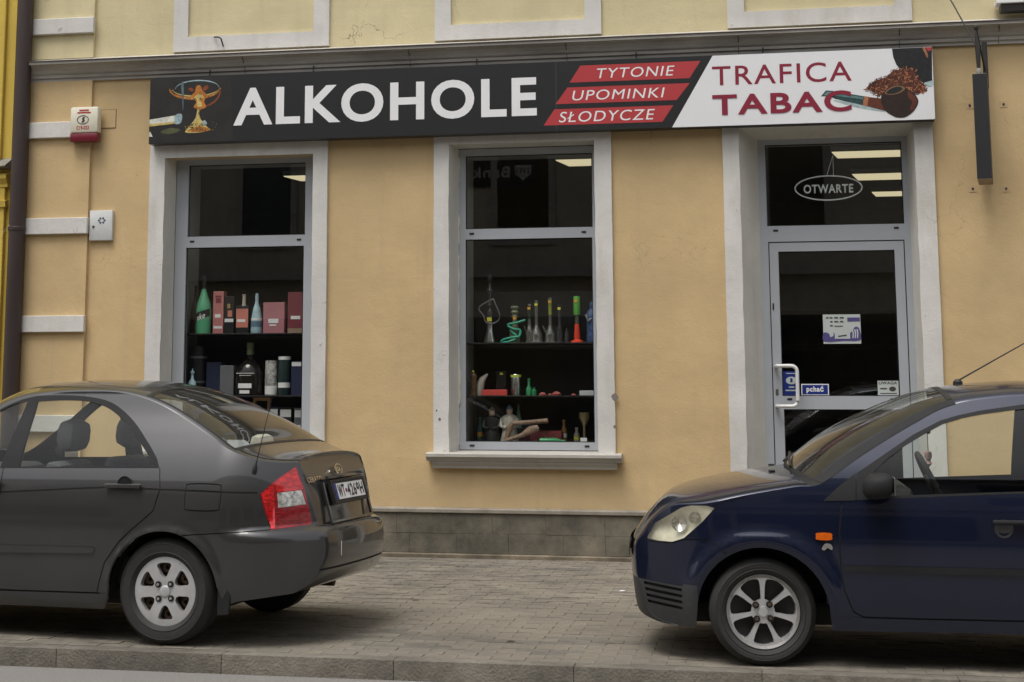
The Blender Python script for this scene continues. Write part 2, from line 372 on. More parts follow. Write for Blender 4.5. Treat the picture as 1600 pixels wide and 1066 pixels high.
f3 = window_frame('door_frame', 2.277, 3.613, .10, 3.80, [(2.345, 3.562, 2.997, 3.752), (2.349, 3.556, .10, 2.852)], .3, B)
for c in list(f3.children):
    if c.name.startswith(('pane', 'gasket')) and min(v.co.z for v in c.data.vertices) < 1: bpy.data.objects.remove(c)
caps(f3, .3, [(2.42, 2.955), (3.49, 2.96)])
leaf = window_frame('door', 2.358, 3.547, .13, 2.843, [(2.437, 3.466, 1.453, 2.762), (2.446, 3.466, .34, 1.335)], .308, B, .06); caps(leaf, .308, [(2.50, 1.425), (3.40, 1.425)])
MB().plate(rect(2.349, 3.556, .11, 2.852), [rect(2.362, 3.543, .13, 2.839)], .318, .326).build('door_seal', ALUD, leaf)
hp = [(2.385, .306, 1.72), (2.385, .25, 1.72), (2.40, .225, 1.722), (2.52, .215, 1.722)]+[(2.52+.05*math.sin(a), .215, 1.672+.05*math.cos(a)) for a in np.linspace(.2, 1.57, 5)]
hp += [(2.57, .215, 1.54)]+[(2.52+.05*math.cos(a), .215, 1.412-.05*math.sin(a)) for a in np.linspace(0, 1.4, 5)]+[(2.40, .225, 1.362), (2.385, .25, 1.363), (2.385, .306, 1.363)]
MB().tube(hp, .0165, 12).build('handle', mat('white_enamel', (.72, .72, .70), .35), leaf, True)
MB().box(2.378, 2.402, .303, .309, 1.46, 1.52, .004).build('lock', mat('lock_steel', (.3, .3, .3), .35, 1.), leaf)
MB().box(2.372, 2.385, .300, .309, 2.23, 2.29, .003).build('latch', ALUD, leaf)
MB().box(2.1, 3.64, .0, .5, -.05, .11, .01).build('door_step', LEDGE, B, True)
# cornice, string ledge
MB().prof([(0.01, 4.55), (-.03, 4.55), (-.03, 4.578), (-.037, 4.58), (-.05, 4.584), (-.05, 4.612), (-.057, 4.615), (-.07, 4.625), (-.085, 4.65), (-.11, 4.68), (-.145, 4.70), (-.16, 4.704), (-.16, 4.73), (.01, 4.79)], -4.90, XR).build('cornice', CORN, B)
MB().box(-4.92, XR, -.172, .0, 4.731, 4.737).build('cornice_flashing', mat('brown_tin', (.10, .075, .065), .55, var=.3), B).rotation_euler = (0, 0, 0)
for k, x in enumerate([-2.6, -.95, .55, 2.13, 3.55, 4.4]):
    MB().prof([(-.0315, 4.552), (-.0315, 4.58), (-.0515, 4.584), (-.0515, 4.612), (-.0865, 4.65), (-.1465, 4.70), (-.142, 4.702), (-.08, 4.65), (-.045, 4.612), (-.025, 4.58)], x, x+.006).build('cornice_joint', mat('joint_dark', (.07, .065, .06), .9), B)
# pilaster and quoin blocks
for z0, z1, m in ((.43, 4.55, WALL), (4.78, 12, WALLU)): MB().plate(rect(XL, -4.185, z0, z1), [], -.04, .01).build('pilaster', m, B)
for k in range(6):
    z = 2.06+(k-1)*.957 if k < 4 else (5.025, 5.98)[k-4]
    MB().box(XL-.012, -4.172, -.085, -.035, z, z+.16, .006).build('quoin_block', TRIM, B)
# blind window panels of the upper floor
for n_, (a, b, c, d) in enumerate(((-3.35, -1.758, -3.2, -1.914), (-.714, .877, -.558, .722), (2.039, 3.675, 2.193, 3.525))):
    MB().plate(rect(a, b, 4.80, 7.2), [rect(c, d, 4.947, 7.0)], -.03, .02).build('panel_surround', TRIM, B)
# plinth: ledge and stones
for a, b in ((XL, 1.962), (3.81, XR)):
    MB().prof([(.0, .398), (-.06, .398), (-.066, .404), (-.066, .43), (-.05, .44), (.0, .445)], a, b).build('plinth_ledge', LEDGE, B)
    MB().prof([(0, -.05), (-.075, -.05), (-.075, .03), (-.06, .04), (0, .04)], a, b).build('plinth_foot', mat('plinth_foot_brown', (.20, .165, .115), .9, var=.5, scale=5, bump=.3, world=.4), B)
    for z0, z1, ph in ((.042, .215, 0), (.2165, .396, 1)):
        x = a; rr = random.Random(17+ph+int(a*3))
        while x < b-.02:
            x1 = min(b, x+rr.uniform(.30, .56))
            if b-x1 < .15: x1 = b
            MB().box(x+.0006, x1-.0006, -.048+rr.uniform(-.0015, .0015), .02, z0, z1, .002).build('plinth_stone', PLIN, B)
            x = x1
# sills
SILLM = plaster('sill_grey', (.50, .475, .43), (.30, .28, .24), .3, chips=.6)
for a, b in ((-.77, 1.013), (-3.61, -1.70)):
    MB().prof([(.2, .95), (-.13, .938), (-.14, .93), (-.14, .905), (-.12, .893), (-.105, .87), (-.105, .865), (.0, .865)], a, b).build('window_sill', SILLM, B)
    MB().prof([(.0, .866), (-.095, .866), (-.095, .85), (-.07, .82), (-.065, .80), (.0, .80)], a+.05, b-.05).build('sill_moulding', SILLM, B)

# roof so the shop is closed
MB().box(XL, XR, .0, 10, 12.0, 12.3).build('roof', CORN, B)
# ---------------------------------------------------------------- shop interior
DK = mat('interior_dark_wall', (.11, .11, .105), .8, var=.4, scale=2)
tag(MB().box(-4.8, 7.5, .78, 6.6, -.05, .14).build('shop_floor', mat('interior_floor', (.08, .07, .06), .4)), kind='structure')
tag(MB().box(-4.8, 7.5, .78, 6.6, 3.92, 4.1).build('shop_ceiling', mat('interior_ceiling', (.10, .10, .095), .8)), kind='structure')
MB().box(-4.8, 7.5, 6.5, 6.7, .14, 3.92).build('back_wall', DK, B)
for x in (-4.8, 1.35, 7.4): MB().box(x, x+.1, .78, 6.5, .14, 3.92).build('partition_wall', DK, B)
LAMP = mat('lamp_diffuser', (.8, .78, .65), .5, var=.02, emit=(1, .88, .55, .5))
HOUS = mat('lamp_housing', (.5, .5, .48), .5)
lamp_lab = {0: 'lit ceiling lamp nearest the glass above the shop door', 1: 'middle lit ceiling lamp seen through the door transom', 2: 'farthest lit ceiling lamp seen through the door transom', 3: 'lit ceiling lamp seen in the top of the middle window', 4: 'lit ceiling lamp seen in the top of the left window'}
for k, (x0, x1, y0, y1) in enumerate(((2.99, 4.5, 1.6, 2.05), (3.28, 4.8, 3.36, 3.9), (3.6, 5.1, 5.08, 5.54), (.21, 1.3, 1.62, 2.1), (-2.93, -1.5, 2.28, 2.72))):
    L_ = empty('ceiling_lamp', ((x0+x1)/2, (y0+y1)/2, 3.86), 0, lamp_lab[k], 'lamp', 'lit ceiling lamps in the shop'); hx, hy = (x1-x0)/2, (y1-y0)/2
    h_ = MB().box(-hx, hx, -hy, hy, .0, .055).build('housing', HOUS, L_); d_ = MB().box(-hx+.012, hx-.012, -hy+.012, hy-.012, -.008, .0).build('diffuser', LAMP, L_)
    for q_ in (h_, d_):
        for v in q_.data.vertices: v.co.x += (v.co.y+hy)*.18
SHM = mat('dark_shelf_wood', (.045, .035, .028), .6, var=.4)
for k, (x, lab) in enumerate(((-3.6, 'dark shelf rack deep in the shop behind the left window'), (-.6, 'dark shelf rack deep in the shop behind the middle window'), (2.2, 'dark shelf rack deep in the shop behind the glass door'))):
    U = empty('shelf_rack', (x, 5.9, .14), 0, lab, 'shelf', 'racks in the shop')
    for xx in (0, 1.76): MB().box(xx, xx+.04, 0, .5, 0, 2.4).build('side_panel', SHM, U)
    for j in range(6): MB().box(.04, 1.76, 0, .5, .1+j*.44, .13+j*.44).build('shelf', SHM, U)

# ================================================================ fascia sign
G = empty('fascia_sign', (0, 0, 3.86), 0, 'long black and white fascia sign reading ALKOHOLE and TRAFICA TABAC', 'sign')
G.location = (0, 0, 0)
MB().box(-3.525, 3.822, -.158, -.02, 3.868, 4.522, .004).build('box', mat('sign_box_tin', (.03, .03, .032), .4), G)
dx = lambda z: 1.52+(z-3.871)/(4.526-3.871)*.383
Y = -.160
def film(name, poly, m, y, holes=()):
    y = Y-(Y-y)*.3; return MB().plate(poly, holes, y, y+.0002).build(name, m, G)
film('black_panel', [(-3.523, 3.87), (dx(3.87), 3.87), (dx(4.52), 4.52), (-3.523, 4.52)], SIGNB, Y)
film('white_panel', [(dx(3.87)+.001, 3.87), (3.82, 3.87), (3.82, 4.52), (dx(4.52)+.001, 4.52)], SIGNW, Y)
film('panel_seam', rect(.46, .466, 3.872, 4.518), mat('seam_grey', (.05, .06, .06), .4), Y-.0016)
text('lettering', 'ALKOHOLE', -2.665, .282, 4.018, 4.388, Y-.0012, WHITE, G, .027)
for (a, b, c, d), wd, (x0, x1, z0, z1) in (((.691, 1.79, .589, 1.688), 'TYTONIE', (.826, 1.555, 4.35, 4.443)), ((.569, 1.688, .457, 1.567), 'UPOMINKI', (.606, 1.462, 4.15, 4.243)), ((.446, 1.536, .344, 1.435), 'SŁODYCZE', (.484, 1.37, 3.949, 4.047))):
    zt = {'TYTONIE': (4.476, 4.32), 'UPOMINKI': (4.274, 4.122), 'SŁODYCZE': (4.074, 3.925)}[wd]
    film('red_stripe', [(c, zt[1]), (d, zt[1]), (b, zt[0]), (a, zt[0])], REDF, Y-.0018)
    text('lettering', wd, x0, x1, z0, z1, Y-.0012, WHITE, G, 0., .22)
text('lettering', 'TRAFICA', 1.892, 3.12, 4.24, 4.42, Y-.0012, DRED, G, .006)
text('lettering', 'TABAC', 1.887, 3.11, 3.967, 4.157, Y-.0042, DRED, G, .024)
# printed picture: brandy glass and cigar
def pm(n, c, r=.4): return mat('print_'+n, c, r, var=.45, scale=28)
AMB, AMB2, YEL2, GRN, CYA, CIG = pm('amber', (.50, .18, .03)), pm('deep_amber', (.25, .06, .02)), pm('straw', (.62, .48, .16)), pm('olive', (.10, .11, .05)), pm('pale_blue', (.35, .48, .52)), pm('cigar_white', (.70, .70, .62))
film('picture_ground', [(-3.52, 3.88), (-2.665, 3.88), (-2.70, 4.51), (-3.52, 4.51)], mat('print_near_black', (.022, .021, .019), .4, var=.4, scale=5), Y-.0014)
def arc(cx, cz, rx, rz, a0, a1, w, m, y, nm, n=22, taper=True):
    o_ = []; i_ = []
    for k in range(n+1):
        a = R(a0+(a1-a0)*k/n); ww = w*(math.sin(math.pi*k/n)*.8+.2 if taper else 1)
        o_.append((cx+rx*math.cos(a), cz+rz*math.sin(a))); i_.append((cx+(rx-ww)*math.cos(a), cz+(rz-ww)*math.sin(a)))
    film(nm, o_+i_[::-1], m, y)
arc(-3.04, 4.40, .225, .085, 0, 180, .012, CYA, Y-.003, 'glass_rim')
arc(-3.06, 4.40, .265, .11, 175, 360, .028, AMB, Y-.003, 'glass_rim')
arc(-3.05, 4.405, .245, .085, 185, 352, .012, YEL2, Y-.0042, 'glass_rim')
arc(-3.0, 4.36, .20, .15, 265, 375, .02, AMB2, Y-.0036, 'glass_bowl')
film('brandy', smooth_poly([(-3.10, 4.32), (-3.06, 4.37), (-3.05, 4.42), (-3.01, 4.43), (-2.985, 4.38), (-2.94, 4.33), (-2.965, 4.27), (-2.945, 4.215), (-3.0, 4.195), (-3.07, 4.215), (-3.045, 4.27)]), AMB, Y-.0048)
film('brandy', smooth_poly([(-3.07, 4.31), (-3.02, 4.345), (-2.97, 4.315), (-3.0, 4.285), (-2.985, 4.225), (-3.04, 4.225), (-3.035, 4.285)]), YEL2, Y-.006)
film('brandy', smooth_poly([(-3.13, 4.40), (-3.10, 4.41), (-3.07, 4.385), (-3.10, 4.37)]), AMB2, Y-.0048); film('brandy', smooth_poly([(-2.98, 4.40), (-2.94, 4.43), (-2.925, 4.40), (-2.96, 4.375)]), AMB2, Y-.0048)
film('glass_stem', smooth_poly([(-3.032, 4.20), (-3.014, 4.20), (-3.005, 4.11), (-2.93, 4.02), (-2.90, 3.985), (-3.03, 3.965), (-3.15, 3.972), (-3.12, 4.02), (-3.05, 4.11)]), YEL2, Y-.003)
film('glass_foot', smooth_poly([(-3.13, 3.985), (-3.05, 4.02), (-2.96, 4.02), (-2.905, 3.985), (-3.02, 3.972)]), AMB, Y-.0045)
mb = MB(); rr = random.Random(11)
for k in range(170):
    q = rr.random()
    if q < .55: x, z = rr.gauss(-3.02, .06), rr.uniform(3.975, 4.06)
    elif q < .75: x, z = rr.gauss(-3.015, .03), rr.uniform(4.06, 4.35)
    else: a = rr.uniform(3.3, 6.1); x, z = -3.05+.25*math.cos(a), 4.40+.10*math.sin(a)
    s = rr.uniform(.002, .008); mb.add([(x-s*rr.uniform(.5, 2), Y-.0024, z), (x, Y-.0024, z-s), (x+s*rr.uniform(.5, 2), Y-.0024, z+s*.3), (x, Y-.0024, z+s)], [(0, 1, 2, 3)], rr.choice([0, 1, 2, 2, 3, 4]))
sp = mb.build('glass_sparkle', [AMB, AMB2, YEL2, GRN, pm('near_black2', (.02, .015, .01))], G); sp['kind'] = 'stuff'
film('glass_glint', smooth_poly([(-2.985, 4.06), (-2.955, 4.085), (-2.93, 4.05), (-2.96, 4.03)]), CYA, Y-.006)
film('glass_glint', smooth_poly([(-3.205, 4.45), (-3.18, 4.46), (-3.175, 4.30), (-3.18, 4.18), (-3.19, 4.30)]), pm('dim_blue', (.10, .16, .19)), Y-.0055)
film('cigar', [(-3.521, 4.048), (-3.255, 4.068), (-3.195, 4.07), (-3.193, 4.146), (-3.257, 4.142), (-3.521, 4.108)], CIG, Y-.003)
film('cigar_shade', [(-3.521, 4.040), (-3.255, 4.062), (-3.255, 4.082), (-3.521, 4.064)], YEL2, Y-.0045)
film('cigar_ash', smooth_poly([(-3.262, 4.062), (-3.198, 4.068), (-3.19, 4.15), (-3.25, 4.146)]), CYA, Y-.006)
film('ashtray', smooth_poly([(-3.40, 3.985), (-3.30, 4.02), (-3.20, 4.0), (-3.24, 3.975), (-3.33, 3.96)]), GRN, Y-.003)
film('ashtray', [(-3.521, 3.94), (-3.485, 3.94), (-3.51, 3.99), (-3.521, 3.985)], CIG, Y-.003)
# printed picture: pipe, spilled tobacco, jar
TEAL, BRN, BRN2, BRN3, OCH = pm('teal_stem', (.03, .07, .07)), pm('pipe_brown', (.13, .035, .018)), pm('pipe_dark', (.03, .016, .012)), pm('tobacco_dark', (.09, .025, .012)), pm('tobacco_light', (.42, .17, .08))
film('jar', [(3.477, 4.518), (3.819, 4.518), (3.809, 4.217), (3.733, 4.198), (3.636, 4.265), (3.56, 4.30), (3.51, 4.37), (3.485, 4.44)], pm('jar_black', (.016, .017, .019)), Y-.003)
film('jar_rim', [(3.735, 4.518), (3.76, 4.518), (3.785, 4.44), (3.775, 4.42)], OCH, Y-.0045); film('jar_rim', [(3.765, 4.518), (3.815, 4.518), (3.812, 4.49), (3.785, 4.48)], REDF, Y-.0045)
film('cast_shade', smooth_poly([(2.96, 4.07), (3.2, 4.03), (3.40, 3.95), (3.2, 3.985), (3.02, 4.04)]), pm('pale_teal', (.42, .52, .53)), Y-.003)
film('cast_shade', smooth_poly([(3.74, 4.20), (3.815, 4.23), (3.815, 4.17), (3.77, 4.16)]), pm('pale_teal', (.42, .52, .53)), Y-.0028)
tob = [(3.238, 4.163), (3.302, 4.222), (3.42, 4.263), (3.472, 4.314), (3.566, 4.333), (3.66, 4.329), (3.678, 4.245), (3.747, 4.174), (3.75, 4.12), (3.672, 4.102), (3.588, 4.12), (3.393, 4.10), (3.355, 4.098), (3.299, 4.13)]
mb = MB(); rr = random.Random(5); k = 0
while k < 620:
    x, z = rr.uniform(3.23, 3.80), rr.uniform(4.09, 4.345)
    if not pip(x, z, tob) and not (pip(x, z-.012, tob) or pip(x-.012, z, tob) or pip(x+.012, z+.01, tob)): continue
    a = rr.uniform(0, 3.14); l = rr.uniform(.006, .016); wd = rr.uniform(.002, .0045); c, s = math.cos(a), math.sin(a); yy = Y-.0012-rr.random()*.0004
    mb.add([(x-l*c-wd*s, yy, z-l*s+wd*c), (x-l*c+wd*s, yy, z-l*s-wd*c), (x+l*c+wd*s, yy, z+l*s-wd*c), (x+l*c-wd*s, yy, z+l*s+wd*c)], [(0, 1, 2, 3)], rr.choice([0, 0, 3, 1, 1, 2, 2])); k += 1
to = mb.build('tobacco', [BRN3, BRN, OCH, BRN2], G); to['kind'] = 'stuff'
film('tobacco_bed', tob, BRN3, Y-.0034)
film('pipe_stem', [(2.847, 4.109), (2.892, 4.161), (2.951, 4.155), (3.225, 4.095), (3.21, 4.014), (2.97, 4.081), (2.93, 4.105)], TEAL, Y-.0034)
film('pipe_stem', [(2.87, 4.118), (2.90, 4.15), (2.955, 4.143), (3.215, 4.087), (3.21, 4.07), (2.96, 4.112)], pm('teal_light', (.13, .24, .23)), Y-.0054)
film('pipe_band', [(3.222, 4.097), (3.262, 4.09), (3.245, 4.006), (3.205, 4.014)], OCH, Y-.007)
film('pipe_shank', [(3.26, 4.088), (3.36, 4.072), (3.41, 4.09), (3.42, 3.95), (3.245, 4.006)], BRN, Y-.007)
film('pipe_bowl', smooth_poly([(3.365, 4.07), (3.393, 4.127), (3.474, 4.185), (3.546, 4.186), (3.595, 4.15), (3.664, 4.087), (3.683, 4.026), (3.644, 3.952), (3.578, 3.901), (3.52, 3.892), (3.463, 3.909), (3.39, 3.97)]), BRN2, Y-.0085)
film('pipe_bowl', smooth_poly([(3.60, 4.13), (3.66, 4.075), (3.673, 4.03), (3.64, 3.965), (3.61, 3.97), (3.63, 4.03), (3.60, 4.08)]), BRN, Y-.010)
film('pipe_rim', smooth_poly([(3.40, 4.115), (3.44, 4.16), (3.50, 4.182), (3.555, 4.175), (3.575, 4.15), (3.53, 4.115), (3.46, 4.10)]), pm('rim_tan', (.24, .13, .06)), Y-.010)
film('pipe_rim', smooth_poly([(3.412, 4.118), (3.45, 4.153), (3.50, 4.172), (3.54, 4.165), (3.552, 4.148), (3.52, 4.123), (3.46, 4.108)]), BLACK, Y-.0115)
# thin tubes holding the sign
for x in (-2.95, -1.9, -.3, 1.2, 2.35): MB().tube([(x, -.07, 4.52), (x, -.06, 4.60)], .006, 6).build('hanger', BLACK, G)

# ================================================================ small things on the facade
def tt(o, label, cat, group=None): return tag(o, label, cat, group)
A = empty('alarm_box', (-4.215, -.04, 3.92), 0, 'cream alarm siren box with dark red base on the left pilaster', 'alarm')
CRM = mat('cream_plastic', (.72, .68, .55), .45, var=.06)
MB().box(-.147, .147, -.10, 0, .085, .345, .02).build('housing', CRM, A, True); MB().box(-.145, .145, -.099, 0, .0, .084, .012).build('strobe', mat('dark_red_plastic', (.16, .012, .025), .3), A, True)
RP = mat('red_print', (.45, .03, .03), .5)
text('lettering', 'C19-033', -.075, .055, .115, .155, -.102, RP, A, .03)
MB().box(-.05, .05, -.1025, -.101, .303, .316).build('print_line', RP, A); MB().box(-.07, .07, -.1025, -.101, .28, .293).build('print_line', RP, A)
DGP = mat('dark_print', (.06, .05, .05), .5)
MB().plate(circ(-.01, .215, .062, 28, .045), [circ(-.01, .215, .055, 28, .038)], -.1025, -.101).build('emblem', DGP, A)
MB().plate([(-.02, .225), (-.005, .245), (.012, .24), (.004, .222), (.014, .205), (-.008, .185), (-.025, .19), (-.012, .208)], [], -.1025, -.101).build('emblem', DGP, A)
E_ = empty('meter_box', (-4.045, 0, 2.95), 0, 'small white flush utility box door beside the third grey quoin block', 'utility box')
MB().box(-.119, .119, -.045, .0, 0, .295, .006).build('door', mat('white_tin', (.62, .63, .62), .5, var=.1, scale=8), E_, True)
MB().lathe([(.012, 0), (.012, .006)], 12, (-.075, -.051, .135), 'Y').build('lock', DGP, E_)
film_m = mat('blue_print', (.06, .08, .14), .5)
for q in range(6): MB().plate([(.01+.03*math.cos(q*1.05)+.011*math.cos(a), .195+.03*math.sin(q*1.05)*.8+.011*math.sin(a)) for a in np.linspace(q, q+5, 7)], [], -.047, -.0455).build('emblem', film_m, E_)
C_ = tt(MB().plate(rect(-4.12, -3.94, 4.07, 4.25), [], -.007, .002).build('cover_plate', WALL), 'square painted-over junction cover beside the alarm box', 'cover plate')
MB().plate(rect(-4.124, -3.936, 4.066, 4.254), [rect(-4.117, -3.943, 4.073, 4.247)], -.0035, .001).build('cover_outline', mat('gap_brown', (.12, .08, .045), .9), C_)  # dark brown line framing the cover
# projecting sign at the right
N_ = empty('projecting_sign', (4.165, -.5, 3.29), R(-9), 'narrow black projecting lightbox sign hung beside the white panel', 'sign')
MB().box(-.06, .06, 0, .42, 0, .91, .004).build('box', mat('black_tin', (.018, .019, .021), .45, var=.2), N_); MB().box(-.058, .058, .002, .418, -.004, -.001).build('underside', mat('brown_board', (.28, .22, .15), .8), N_)
BR = mat('black_iron', (.02, .019, .018), .55, var=.3)
MB().box(.02, .065, .40, .44, .85, 1.27, .004).build('wall_bracket', BR, N_); MB().tube([(-.005, .04, .91), (-.005, .04, 1.14), (-.01, .05, 1.30)], [.014, .022, .012], 8).build('hanger', BR, N_, True)
MB().lathe([(.02, 0), (.024, .02), (.02, .05)], 10, (-.005, .04, .912)).build('insulator', mat('old_white_insulator', (.35, .33, .28), .4), N_, True)
MB().lathe([(.0, 0), (.02, .01), (.022, .03), (.0, .05)], 10, (-.01, .05, 1.30)).build('end_knob', BR, N_, True)
MB().tube([(.0, .05, 1.25), (.04, .38, 1.0)], .008, 6).build('stay', BR, N_)
tt(MB().tube([(4.16, -.47, 4.43), (4.0, -.33, 4.85), (3.7, -.1, 5.55)], .006, 6).build('stay_wire', BR), 'thin dark stay wire rising from the projecting sign', 'wire')
lab = ('upper left', 'upper right', 'lower left', 'lower right')
for k, (x, z) in enumerate(((4.136, 4.009), (4.423, 4.01), (4.129, 3.264), (4.408, 3.258))):
    a = empty('wall_anchor', (x, 0, z), 0, f'{lab[k]} of four plugged screw holes round the projecting sign', 'wall anchor', 'plugged screw holes round the projecting sign')
    MB().box(-.035, .035, -.003, .002, -.03, .03, .001).build('filler_patch', mat('filler', (.58, .42, .24), .9), a); MB().lathe([(.010, 0), (.009, .008)], 10, (0, -.008, 0), 'Y').build('plug', BR, a)
K_ = empty('sheet_metal_ledge', (4.75, -.10, 4.82), 0, 'flat white and grey sheet metal ledge lying on the cornice at the right edge', 'ledge')  # flat sheet-metal ledge, not a lamp
MB().box(-.37, .35, -.10, .08, .06, .10, .004).build('lid', WHITE, K_); MB().prof([(-.07, .06), (.06, .06), (.07, .0), (-.05, .0)], -.33, .33).build('body', mat('dark_grey_tin', (.08, .08, .08), .6), K_)
tt(MB().tube([(-2.92, -.04, 4.93), (-2.86, -.10, 4.915), (-2.83, -.10, 4.90), (-2.83, -.03, 4.84)], .008, 6).build('iron_hook', BR), 'small rusty iron hook under the upper left blind window', 'hook')
tt(MB().tube([(-4.86, -.09, 3.165), (-4.93, -.2, 3.10), (-5.02, -.16, 3.03)], .004, 5).build('loose_cable', mat('pale_cable', (.5, .45, .38), .6)), 'short loose pale cable crossing the brown downpipe', 'cable')
# downpipe
D_ = empty('downpipe', (-4.885, -.13, 0), 0, 'brown metal downpipe at the joint with the yellow building', 'downpipe')
PIPE = mat('brown_downpipe', (.042, .027, .024), .5, var=.35, scale=3, stretch=(1, 1, .2))
MB().lathe([(.08, .1), (.08, 11.5)], 28).build('pipe', PIPE, D_, True)
for z in (.9, 3.05, 5.4, 8): MB().lathe([(.081, z), (.086, z+.005), (.086, z+.035), (.081, z+.04)], 28, cap=False).build('bracket', PIPE, D_, True)
# yellow neighbour
Nb = empty('yellow_building', (-8.5, 0, 0), 0, 'strong yellow plastered neighbouring building at the left edge', 'building')
MB().box(-6, 3.47, .0, 8, -.3, 12).build('wall', YELL, Nb)
MB().box(3.2, 3.43, -.05, .01, -.2, 3.58, .01).build('pilaster', YELL, Nb); MB().box(3.15, 3.36, -.045, .01, 3.75, 12, .012).build('pilaster', YELL, Nb)
MB().prof([(0.01, 3.50), (-.06, 3.50), (-.06, 3.53), (-.10, 3.58), (-.10, 3.62), (0.01, 3.66)], -6, 3.46).build('cornice', YELL, Nb)
MB().prof([(0.01, 3.30), (-.07, 3.30), (-.08, 3.36), (.01, 3.38)], -6, 3.45).build('string_course', YELL, Nb)
MB().prof([(.01, 3.68), (-.15, 3.69), (-.16, 3.70), (-.05, 3.76), (.01, 3.80)], 3.27, 3.47).build('flashing', mat('zinc', (.3, .29, .27), .5, .6), Nb)
# ================================================================ notices on the door
PUR = mat('violet_print', (.09, .07, .22), .5, var=.15, scale=20); BLU = mat('blue_print_strong', (.012, .03, .20), .4); PAPER = mat('paper_pale', (.50, .54, .52), .6, var=.05)
O = empty('opening_hours_notice', (2.816, .335, 1.921), 0, 'white and violet opening hours notice in the middle of the door glass', 'notice')
MB().box(0, .33, -.002, .0, 0, .264).build('card', PAPER, O)
MB().plate(smooth_poly([(.005, .02), (.005, .10), (.05, .09), (.06, .06), (.09, .075), (.09, .105), (.12, .07), (.22, .09), (.25, .11), (.28, .15), (.31, .145), (.325, .10), (.32, .03), (.18, .025)], 3), [], -.0045, -.003).build('violet_shape', PUR, O)
MB().plate(rect(.10, .235, .045, .095), [], -.006, -.005).build('white_field', PAPER, O)
for a in (.262, .282, .302): MB().plate(smooth_poly([(a-.01, .125), (a, .13), (a+.006, .09), (a, .05), (a-.008, .055), (a-.004, .09)], 3), [], -.006, -.005).build('white_stripe', PAPER, O)
MB().plate(rect(.215, .325, .20, .235), [], -.0045, -.003).build('violet_block', PUR, O)
for z_, x_ in ((.228, (.03, .05, .06, .085, .10, .135, .15, .185)), (.193, (.065, .085, .10, .135, .15, .18)), (.157, (.062, .085))):
    for i_ in range(0, len(x_), 2): MB().box(x_[i_], x_[i_+1], -.0045, -.003, z_, z_+.012).build('print_line', DGP, O)
MB().plate(rect(.10, .175, .155, .162), [], -.0045, -.003).build('dash', DGP, O)
MB().plate([(.13, .06), (.205, .07), (.205, .082), (.13, .072)], [], -.0075, -.0065).build('print_line', DGP, O)
P_ = empty('push_sign', (2.605, .335, 1.459), 0, 'small blue plate reading pchać on the door glass', 'sign')
MB().box(0, .243, -.003, 0, 0, .102).build('plate', WHITE, P_); MB().plate(rect(.009, .234, .009, .093), [], -.0045, -.0035).build('blue_field', BLU, P_); text('lettering', 'pchać', .045, .198, .018, .085, -.006, WHITE, P_, .035)
U_ = empty('warning_sticker', (3.275, .335, 1.461), 0, 'pale sticker headed UWAGA in the lower right of the door glass', 'sticker')
MB().box(0, .18, -.002, 0, 0, .128).build('card', PAPER, U_); text('lettering', 'UWAGA', .01, .17, .095, .122, -.0035, DGP, U_, .03); MB().plate(circ(.128, .055, .03, 16, .022), [], -.0035, -.0025).build('camera_symbol', DGP, U_); MB().box(.02, .08, -.0035, -.0025, .052, .064).build('print_line', DGP, U_); MB().box(.02, .165, -.0035, -.0025, .012, .02).build('print_line', DGP, U_)
V_ = empty('blue_sticker', (2.445, .335, 1.457), 0, 'tall blue sticker with white oval behind the door handle', 'sticker')
MB().box(0, .146, -.002, 0, 0, .218).build('card', BLU, V_); MB().plate(circ(.075, .135, .05, 20, .034), [], -.0035, -.0025).build('white_oval', PAPER, V_); text('lettering', '1', .065, .085, .118, .155, -.0045, BLU, V_, .03); MB().box(.03, .12, -.0035, -.0025, .195, .202).build('print_line', PAPER, V_)
for k in range(2): MB().box(.05-.03*k, .10+.03*k, -.0035, -.0025, .07-.03*k, .082-.03*k).build('print_line', PAPER, V_)
OT = mat('open_sign_grey', (.82, .88, .88), .5)
T_ = empty('open_sign', (2.906, .36, 3.345), 0, 'oval OTWARTE sign hanging behind the door transom glass', 'sign')
MB().plate(circ(0, 0, .305, 48, .118), [circ(0, 0, .293, 48, .106)], -.006, .0).build('oval_rim', OT, T_); text('lettering', 'OTWARTE', -.222, .222, -.048, .034, -.003, OT, T_, .025)
for s in (-1, 1): MB().tube([(.02+.03*s, 0, .115), (.05, 0, .30)], .003, 5).build('string', OT, T_)
# ================================================================ across the street: what the glass and paint reflect
OPP = plaster('opposite_render', (.46, .42, .36), (.2, .19, .17), .3)
Q = empty('opposite_building', (0, -21, 0), 0, 'long grey-brown tenement across the street behind the viewer', 'building')
MB().box(-32, 32, -8, 0, -.3, 11.5).build('wall', OPP, Q)
OW = mat('opposite_window_glass', (.02, .022, .025), .08); OT2 = mat('opposite_trim', (.34, .33, .31), .8)
for j, z in enumerate((4.9, 8.2)):
    for i in range(-7, 8):
        wq = MB().plate(rect(i*3.1-.75, i*3.1+.75, z-.15, z+2.15), [rect(i*3.1-.6, i*3.1+.6, z, z+2)], .0, .06).build('window', OT2, Q); MB().box(i*3.1-.6, i*3.1+.6, .005, .02, z, z+2).build('pane', OW, wq)
for i in range(-7, 8, 2):
    MB().box(i*3.1-2.2, i*3.1+2.2, .0, .08, .35, 3.1).build('shopfront', OW, Q)
MB().box(-32, 32, 0, .35, 4.0, 4.25).build('cornice', OT2, Q); MB().box(-32, 32, 0, .5, 11.3, 11.7).build('eaves', OT2, Q)
tag(MB().box(-60, 60, -21, -19, -.6, .0).build('far_pavement', PAVF), kind='structure')
BK = empty('bank_sign', (-4.35, -20.93, 6.45), math.pi, 'white bank lettering with a shield on the tenement across the street', 'sign')
